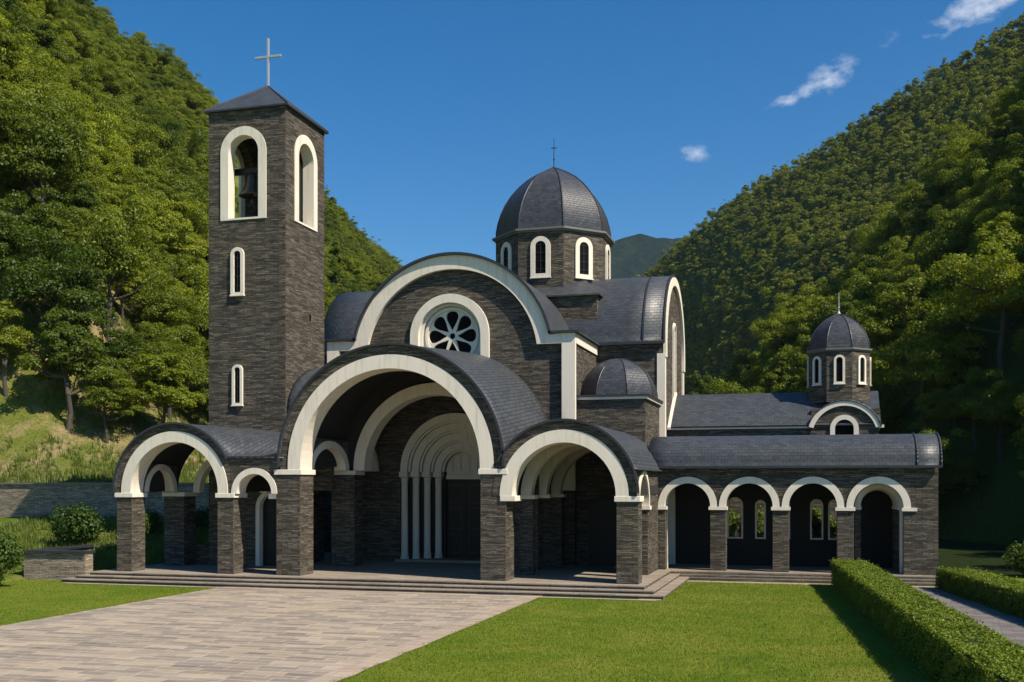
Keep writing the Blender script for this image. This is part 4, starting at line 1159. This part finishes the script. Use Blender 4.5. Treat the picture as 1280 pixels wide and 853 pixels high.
def scatter(name, pts, meshes, mat_scale, label, cat):
    """one 'stuff' object: geometry nodes put tree crowns on the points"""
    # source crowns are gathered as one mesh per kind in a collection kept out of the scene
    srcs = []
    cl = bpy.data.collections.new(name + '_kinds')
    for i, m_ in enumerate(meshes):
        so = bpy.data.objects.new('%s_kind' % name, m_); cl.objects.link(so); srcs.append(so)
    me = bpy.data.meshes.new(name)
    me.vertices.add(len(pts)); me.vertices.foreach_set('co', np.array([[p[0], p[1], p[2]] for p in pts], dtype=np.float32).ravel())
    a1 = me.attributes.new('sc', 'FLOAT', 'POINT'); a1.data.foreach_set('value', np.array([p[3] for p in pts], dtype=np.float32))
    a2 = me.attributes.new('rot', 'FLOAT_VECTOR', 'POINT'); a2.data.foreach_set('vector', np.array([(0, 0, rng.uniform(0, 6.28)) for p in pts], dtype=np.float32).ravel())
    o = bpy.data.objects.new(name, me); COL.objects.link(o); tag(o, label, cat, kind='stuff')
    ng = bpy.data.node_groups.new(name + '_nodes', 'GeometryNodeTree')
    ng.interface.new_socket('Geometry', in_out='INPUT', socket_type='NodeSocketGeometry'); ng.interface.new_socket('Geometry', in_out='OUTPUT', socket_type='NodeSocketGeometry')
    N = ng.nodes; Lk = ng.links
    gi = N.new('NodeGroupInput'); go = N.new('NodeGroupOutput')
    ci = N.new('GeometryNodeCollectionInfo'); ci.inputs['Collection'].default_value = cl; ci.inputs['Separate Children'].default_value = True; ci.inputs['Reset Children'].default_value = True
    ip = N.new('GeometryNodeInstanceOnPoints'); ip.inputs['Pick Instance'].default_value = True
    n1 = N.new('GeometryNodeInputNamedAttribute'); n1.data_type = 'FLOAT'; n1.inputs['Name'].default_value = 'sc'
    n2 = N.new('GeometryNodeInputNamedAttribute'); n2.data_type = 'FLOAT_VECTOR'; n2.inputs['Name'].default_value = 'rot'
    Lk.new(gi.outputs[0], ip.inputs['Points']); Lk.new(ci.outputs[0], ip.inputs['Instance'])
    Lk.new(n2.outputs['Attribute'], ip.inputs['Rotation']); Lk.new(n1.outputs['Attribute'], ip.inputs['Scale'])
    Lk.new(ip.outputs[0], go.inputs[0])
    md = o.modifiers.new('scatter', 'NODES'); md.node_group = ng
    return o
if stuff: scatter('hillside_wood', stuff, [n_[0] for n_ in NEAR], 1, 'dense wood covering the upper slopes either side of the church', 'wood')
scatter('mountain_forest', Rf, [f_[0] for f_ in FAR], 1, 'dense forest covering the long mountainside to the right', 'forest')

# ------------------------------------------------------------------ hedges, shrubs, grass
def hedge(name, A, B, w, h, dens, lsize, label):
    A = Vector((*A, 0)); B = Vector((*B, 0)); L = (B - A).length; d = (B - A).normalized(); p = Vector((-d.y, d.x, 0))
    faces = [('top', L * w), ('l', L * h), ('r', L * h), ('e0', w * h), ('e1', w * h)]
    cen = []; nr_ = []
    for f, area in faces:
        n = int(area * dens)
        a = rng.random(n); b = rng.random(n)
        for i in range(n):
            if f == 'top': q = A + d * (a[i] * L) + p * ((b[i] - .5) * w); z = h; nn = (0, 0, 1)
            elif f in 'lr': s = 1 if f == 'l' else -1; q = A + d * (a[i] * L) + p * (s * w / 2); z = b[i] * h; nn = tuple(p * s)
            else: s = 0 if f == 'e0' else 1; q = A + d * (s * L) + p * ((a[i] - .5) * w); z = b[i] * h; nn = tuple(d * (-1 if s == 0 else 1))
            bulge = .10 * fb(q.x * 1.0, q.y * 1.0 + z * 2, .8, 3, 1.0) + .05 * fb(q.x, q.y + z, 4, 2, 1.0) - .05 * rng.random() ** 2 + (.12 * rng.random() if rng.random() < .07 else 0)
            cen.append((q.x + nn[0] * bulge, q.y + nn[1] * bulge, z + nn[2] * bulge)); nr_.append(nn)
    cen = np.array(cen); nr_ = np.array(nr_) + rng.normal(size=cen.shape) * .55
    k = .07
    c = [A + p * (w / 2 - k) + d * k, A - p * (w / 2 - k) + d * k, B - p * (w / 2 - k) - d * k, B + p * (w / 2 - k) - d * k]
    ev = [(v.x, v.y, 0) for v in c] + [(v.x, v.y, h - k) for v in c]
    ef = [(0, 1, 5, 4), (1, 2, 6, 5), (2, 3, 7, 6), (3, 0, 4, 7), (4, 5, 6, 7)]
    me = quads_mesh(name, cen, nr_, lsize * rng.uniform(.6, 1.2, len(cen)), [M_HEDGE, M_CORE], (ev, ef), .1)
    o = bpy.data.objects.new(name, me); COL.objects.link(o); recenter(o)
    return tag(o, label, 'hedge')
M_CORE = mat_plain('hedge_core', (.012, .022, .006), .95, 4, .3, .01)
hedge('hedge', (1.30, 48.0), (4.70, 7.0), 1.32, 1.10, 1300, .034, 'long clipped box hedge between the lawn and the garden path')
hedge('hedge', (5.45, 48.0), (9.2, 24.0), 1.3, .86, 1100, .036, 'clipped box hedge on the far side of the garden path')

def shrub(name, x, y, z, rx, ry, h, leaves, size, label, mat=None, stems=True):
    r0 = empty(name, (x, y, z), label, 'shrub')
    cs = []
    nb = 16
    for k in range(nb):
        d = sphere_dirs(1)[0]; q = rng.random() ** .5 * .7
        cs.append((d[0] * rx * q, d[1] * ry * q, h * (.48 + .36 * d[2] * q), min(rx, h) * rng.uniform(.28, .48)))
    cs = np.array(cs); idx = rng.integers(0, nb, leaves); d = sphere_dirs(leaves)
    rr = cs[idx, 3] * (1 - .3 * rng.random(leaves) ** 2) * (1 + .15 * rng.normal(size=leaves))
    cen = cs[idx, :3] + d * rr[:, None]; cen[:, 2] = np.maximum(cen[:, 2], .02)
    me = quads_mesh('foliage', cen, d + rng.normal(size=d.shape) * .6 + np.array([0, 0, .3]), size * rng.uniform(.6, 1.3, leaves), [mat or M_SHRUB], bend=.15)
    f = bpy.data.objects.new('foliage', me); COL.objects.link(f); f.parent = r0
    st = MB()
    for k in range(7):
        c = cs[k]; st.tube((rng.normal() * .05, rng.normal() * .05, -.15), (c[0], c[1], c[2]), .03, .012, 5)
    sm = st.mesh('stem'); sm.materials.append(M_BARK); s_ = bpy.data.objects.new('stem', sm); COL.objects.link(s_); s_.parent = r0
    return r0
shrub('shrub', -36.2, 47.0, bank_z(-36.2, 47), 1.7, 1.3, 2.1, 6500, .085, 'rounded green shrub below the retaining wall, behind the low wall')
shrub('shrub', -33.6, 48.6, bank_z(-33.6, 48.6), 1.0, 1.0, 1.9, 3500, .08, 'smaller green shrub beside the left end of the porch')
shrub('shrub', -32.75, 37.2, -.02, 1.5, 1.4, 2.6, 6500, .085, 'dark glossy bush at the left edge of the lawn')
shrub('shrub', -31.4, 50.6, bank_z(-31.4, 50.6), .9, .8, 1.5, 2500, .08, 'green shrub seen through the left arch of the porch')
shrub('shrub', 9.6, 55, 0, 1.3, 1.2, 1.7, 4200, .08, 'grey green bush behind the far hedge near the arcade end')
shrub('shrub', 12.0, 50.5, 0, 1.3, 1.3, 2.2, 4800, .085, 'tall pale green bush at the right edge behind the far hedge')
for k, x in enumerate((-6.2, -4.6, -3.0, -1.5, .2, 1.8)):
    shrub('courtyard_shrub', x, 55.4, .4, .9, .7, 3.6, 2600, .09, 'courtyard shrub glimpsed through the arcade windows')['group'] = 'shrubs in the courtyard behind the arcade'

def tufts(name, pts, hmin, hmax, blades, label, mat):
    V = []; F = []
    cs_ = []
    for (x, y, z) in pts:
        for b in range(blades):
            a = rng.uniform(0, 6.28); l = rng.uniform(hmin, hmax); w = .012 + l * .02
            dx, dy = math.cos(a), math.sin(a); ox, oy = x + rng.normal() * .06, y + rng.normal() * .06; ln = l * rng.uniform(.15, .6)
            k = len(V)
            V += [(ox - dy * w, oy + dx * w, z - .03), (ox + dy * w, oy - dx * w, z - .03), (ox + dx * ln * .5 + dy * w * .6, oy + dy * ln * .5 - dx * w * .6, z + l * .65), (ox + dx * ln * .5 - dy * w * .6, oy + dy * ln * .5 + dx * w * .6, z + l * .65), (ox + dx * ln, oy + dy * ln, z + l)]
            F += [(k, k + 1, k + 2, k + 3), (k + 3, k + 2, k + 4)]
    me = bpy.data.meshes.new(name); me.from_pydata(V, [], F); me.materials.append(mat)
    o = bpy.data.objects.new(name, me); COL.objects.link(o); recenter(o)
    return tag(o, label, 'grass', kind='stuff')
M_BLADE = mat_leaf('grass_blade', (.085, .140, .016), (.26, .26, .060), .3, 0)
pts = []
for _ in range(2600):
    x = rng.uniform(-44, -28.5); y = rng.uniform(41.9, 53.2)
    if x > -31.3 and y < 47.5: continue
    if x < -34.6 and y < 40: continue
    if not visible(x, y, 20): continue
    pts.append((x, y, bank_z(x, y)))
tufts('tall_grass', pts, .12, .42, 9, 'tall wild grass on the bank below the retaining wall', M_BLADE)
pts = []
for _ in range(9000):
    D = rng.uniform(23, 41); s = rng.uniform(56, 95); x, y, z = left_pt(s, D)
    if y < 54.2 or not visible(x, y, 20): continue
    if fb(x, y, .22, 3, 3.3) > .22: continue
    pts.append((x, y, z))
tufts('meadow_grass', pts[:5200], .2, .6, 7, 'wild grass on the slope above the retaining wall', M_BLADE)

def blades(name, x0, x1, y0, y1, n, label, keep):
    x = rng.uniform(x0, x1, n); y = y0 + (y1 - y0) * rng.random(n)
    m = keep(x, y); x, y = x[m], y[m]; n = len(x)
    a = rng.uniform(0, 6.28, n); w = rng.uniform(.006, .014, n); h = rng.uniform(.02, .05, n); l = rng.uniform(.0, .03, n); b = rng.uniform(0, 6.28, n)
    v = np.stack([np.stack([x - np.cos(a) * w, y - np.sin(a) * w, np.full(n, -.01)], 1), np.stack([x + np.cos(a) * w, y + np.sin(a) * w, np.full(n, -.01)], 1),
                  np.stack([x + np.cos(b) * l, y + np.sin(b) * l, h], 1)], 1).reshape(-1, 3)
    me = bpy.data.meshes.new(name); me.vertices.add(3 * n); me.vertices.foreach_set('co', v.astype(np.float32).ravel())
    me.loops.add(3 * n); me.loops.foreach_set('vertex_index', np.arange(3 * n, dtype=np.int32)); me.polygons.add(n); me.polygons.foreach_set('loop_start', np.arange(n, dtype=np.int32) * 3)
    me.update(calc_edges=True); me.materials.append(M_BLADE2)
    o = bpy.data.objects.new(name, me); COL.objects.link(o); recenter(o)
    return tag(o, label, 'grass', kind='stuff')
M_BLADE2 = mat_leaf('lawn_blade', (.100, .175, .010), (.30, .32, .045), .25, 0)
def keep_r(x, y): return (x < 1.30 - .65 + (48 - y) * .083) & ((y < 39.9) | (x > -5.5)) & (x > -10.2 + .07 * np.sin(y * 3.1) + .05 * np.sin(y * 7.7))
blades('lawn_grass', -10.4, 4.0, 17, 48.3, 150000, 'short mown grass of the lawn right of the paved forecourt', keep_r)
blades('lawn_grass', -34.5, -23.95, 24, 41.1, 50000, 'short mown grass of the lawn left of the paved forecourt', lambda x, y: (x > -.95 * y) & (x < -24.0 + .08 * np.sin(y * 2.7)) & ((y < 39.9) | (x < -31.7)))
# ------------------------------------------------------------------ haze
hz = MB().box(-2300, 2300, -60, 3700, -48, 715).mesh('haze')
HM = bpy.data.materials.new('haze_air'); HM.use_nodes = True; hn = HM.node_tree.nodes; hn.remove(hn['Principled BSDF'])
pv = hn.new('ShaderNodeVolumePrincipled'); pv.inputs['Color'].default_value = (.60, .82, 1, 1); pv.inputs['Density'].default_value = .00005; pv.inputs['Anisotropy'].default_value = .2
HM.node_tree.links.new(pv.outputs[0], hn['Material Output'].inputs['Volume'])
hz.materials.append(HM); ho = bpy.data.objects.new('haze', hz); COL.objects.link(ho); ho['kind'] = 'stuff'; ho['label'] = 'thin blue haze filling the valley air'
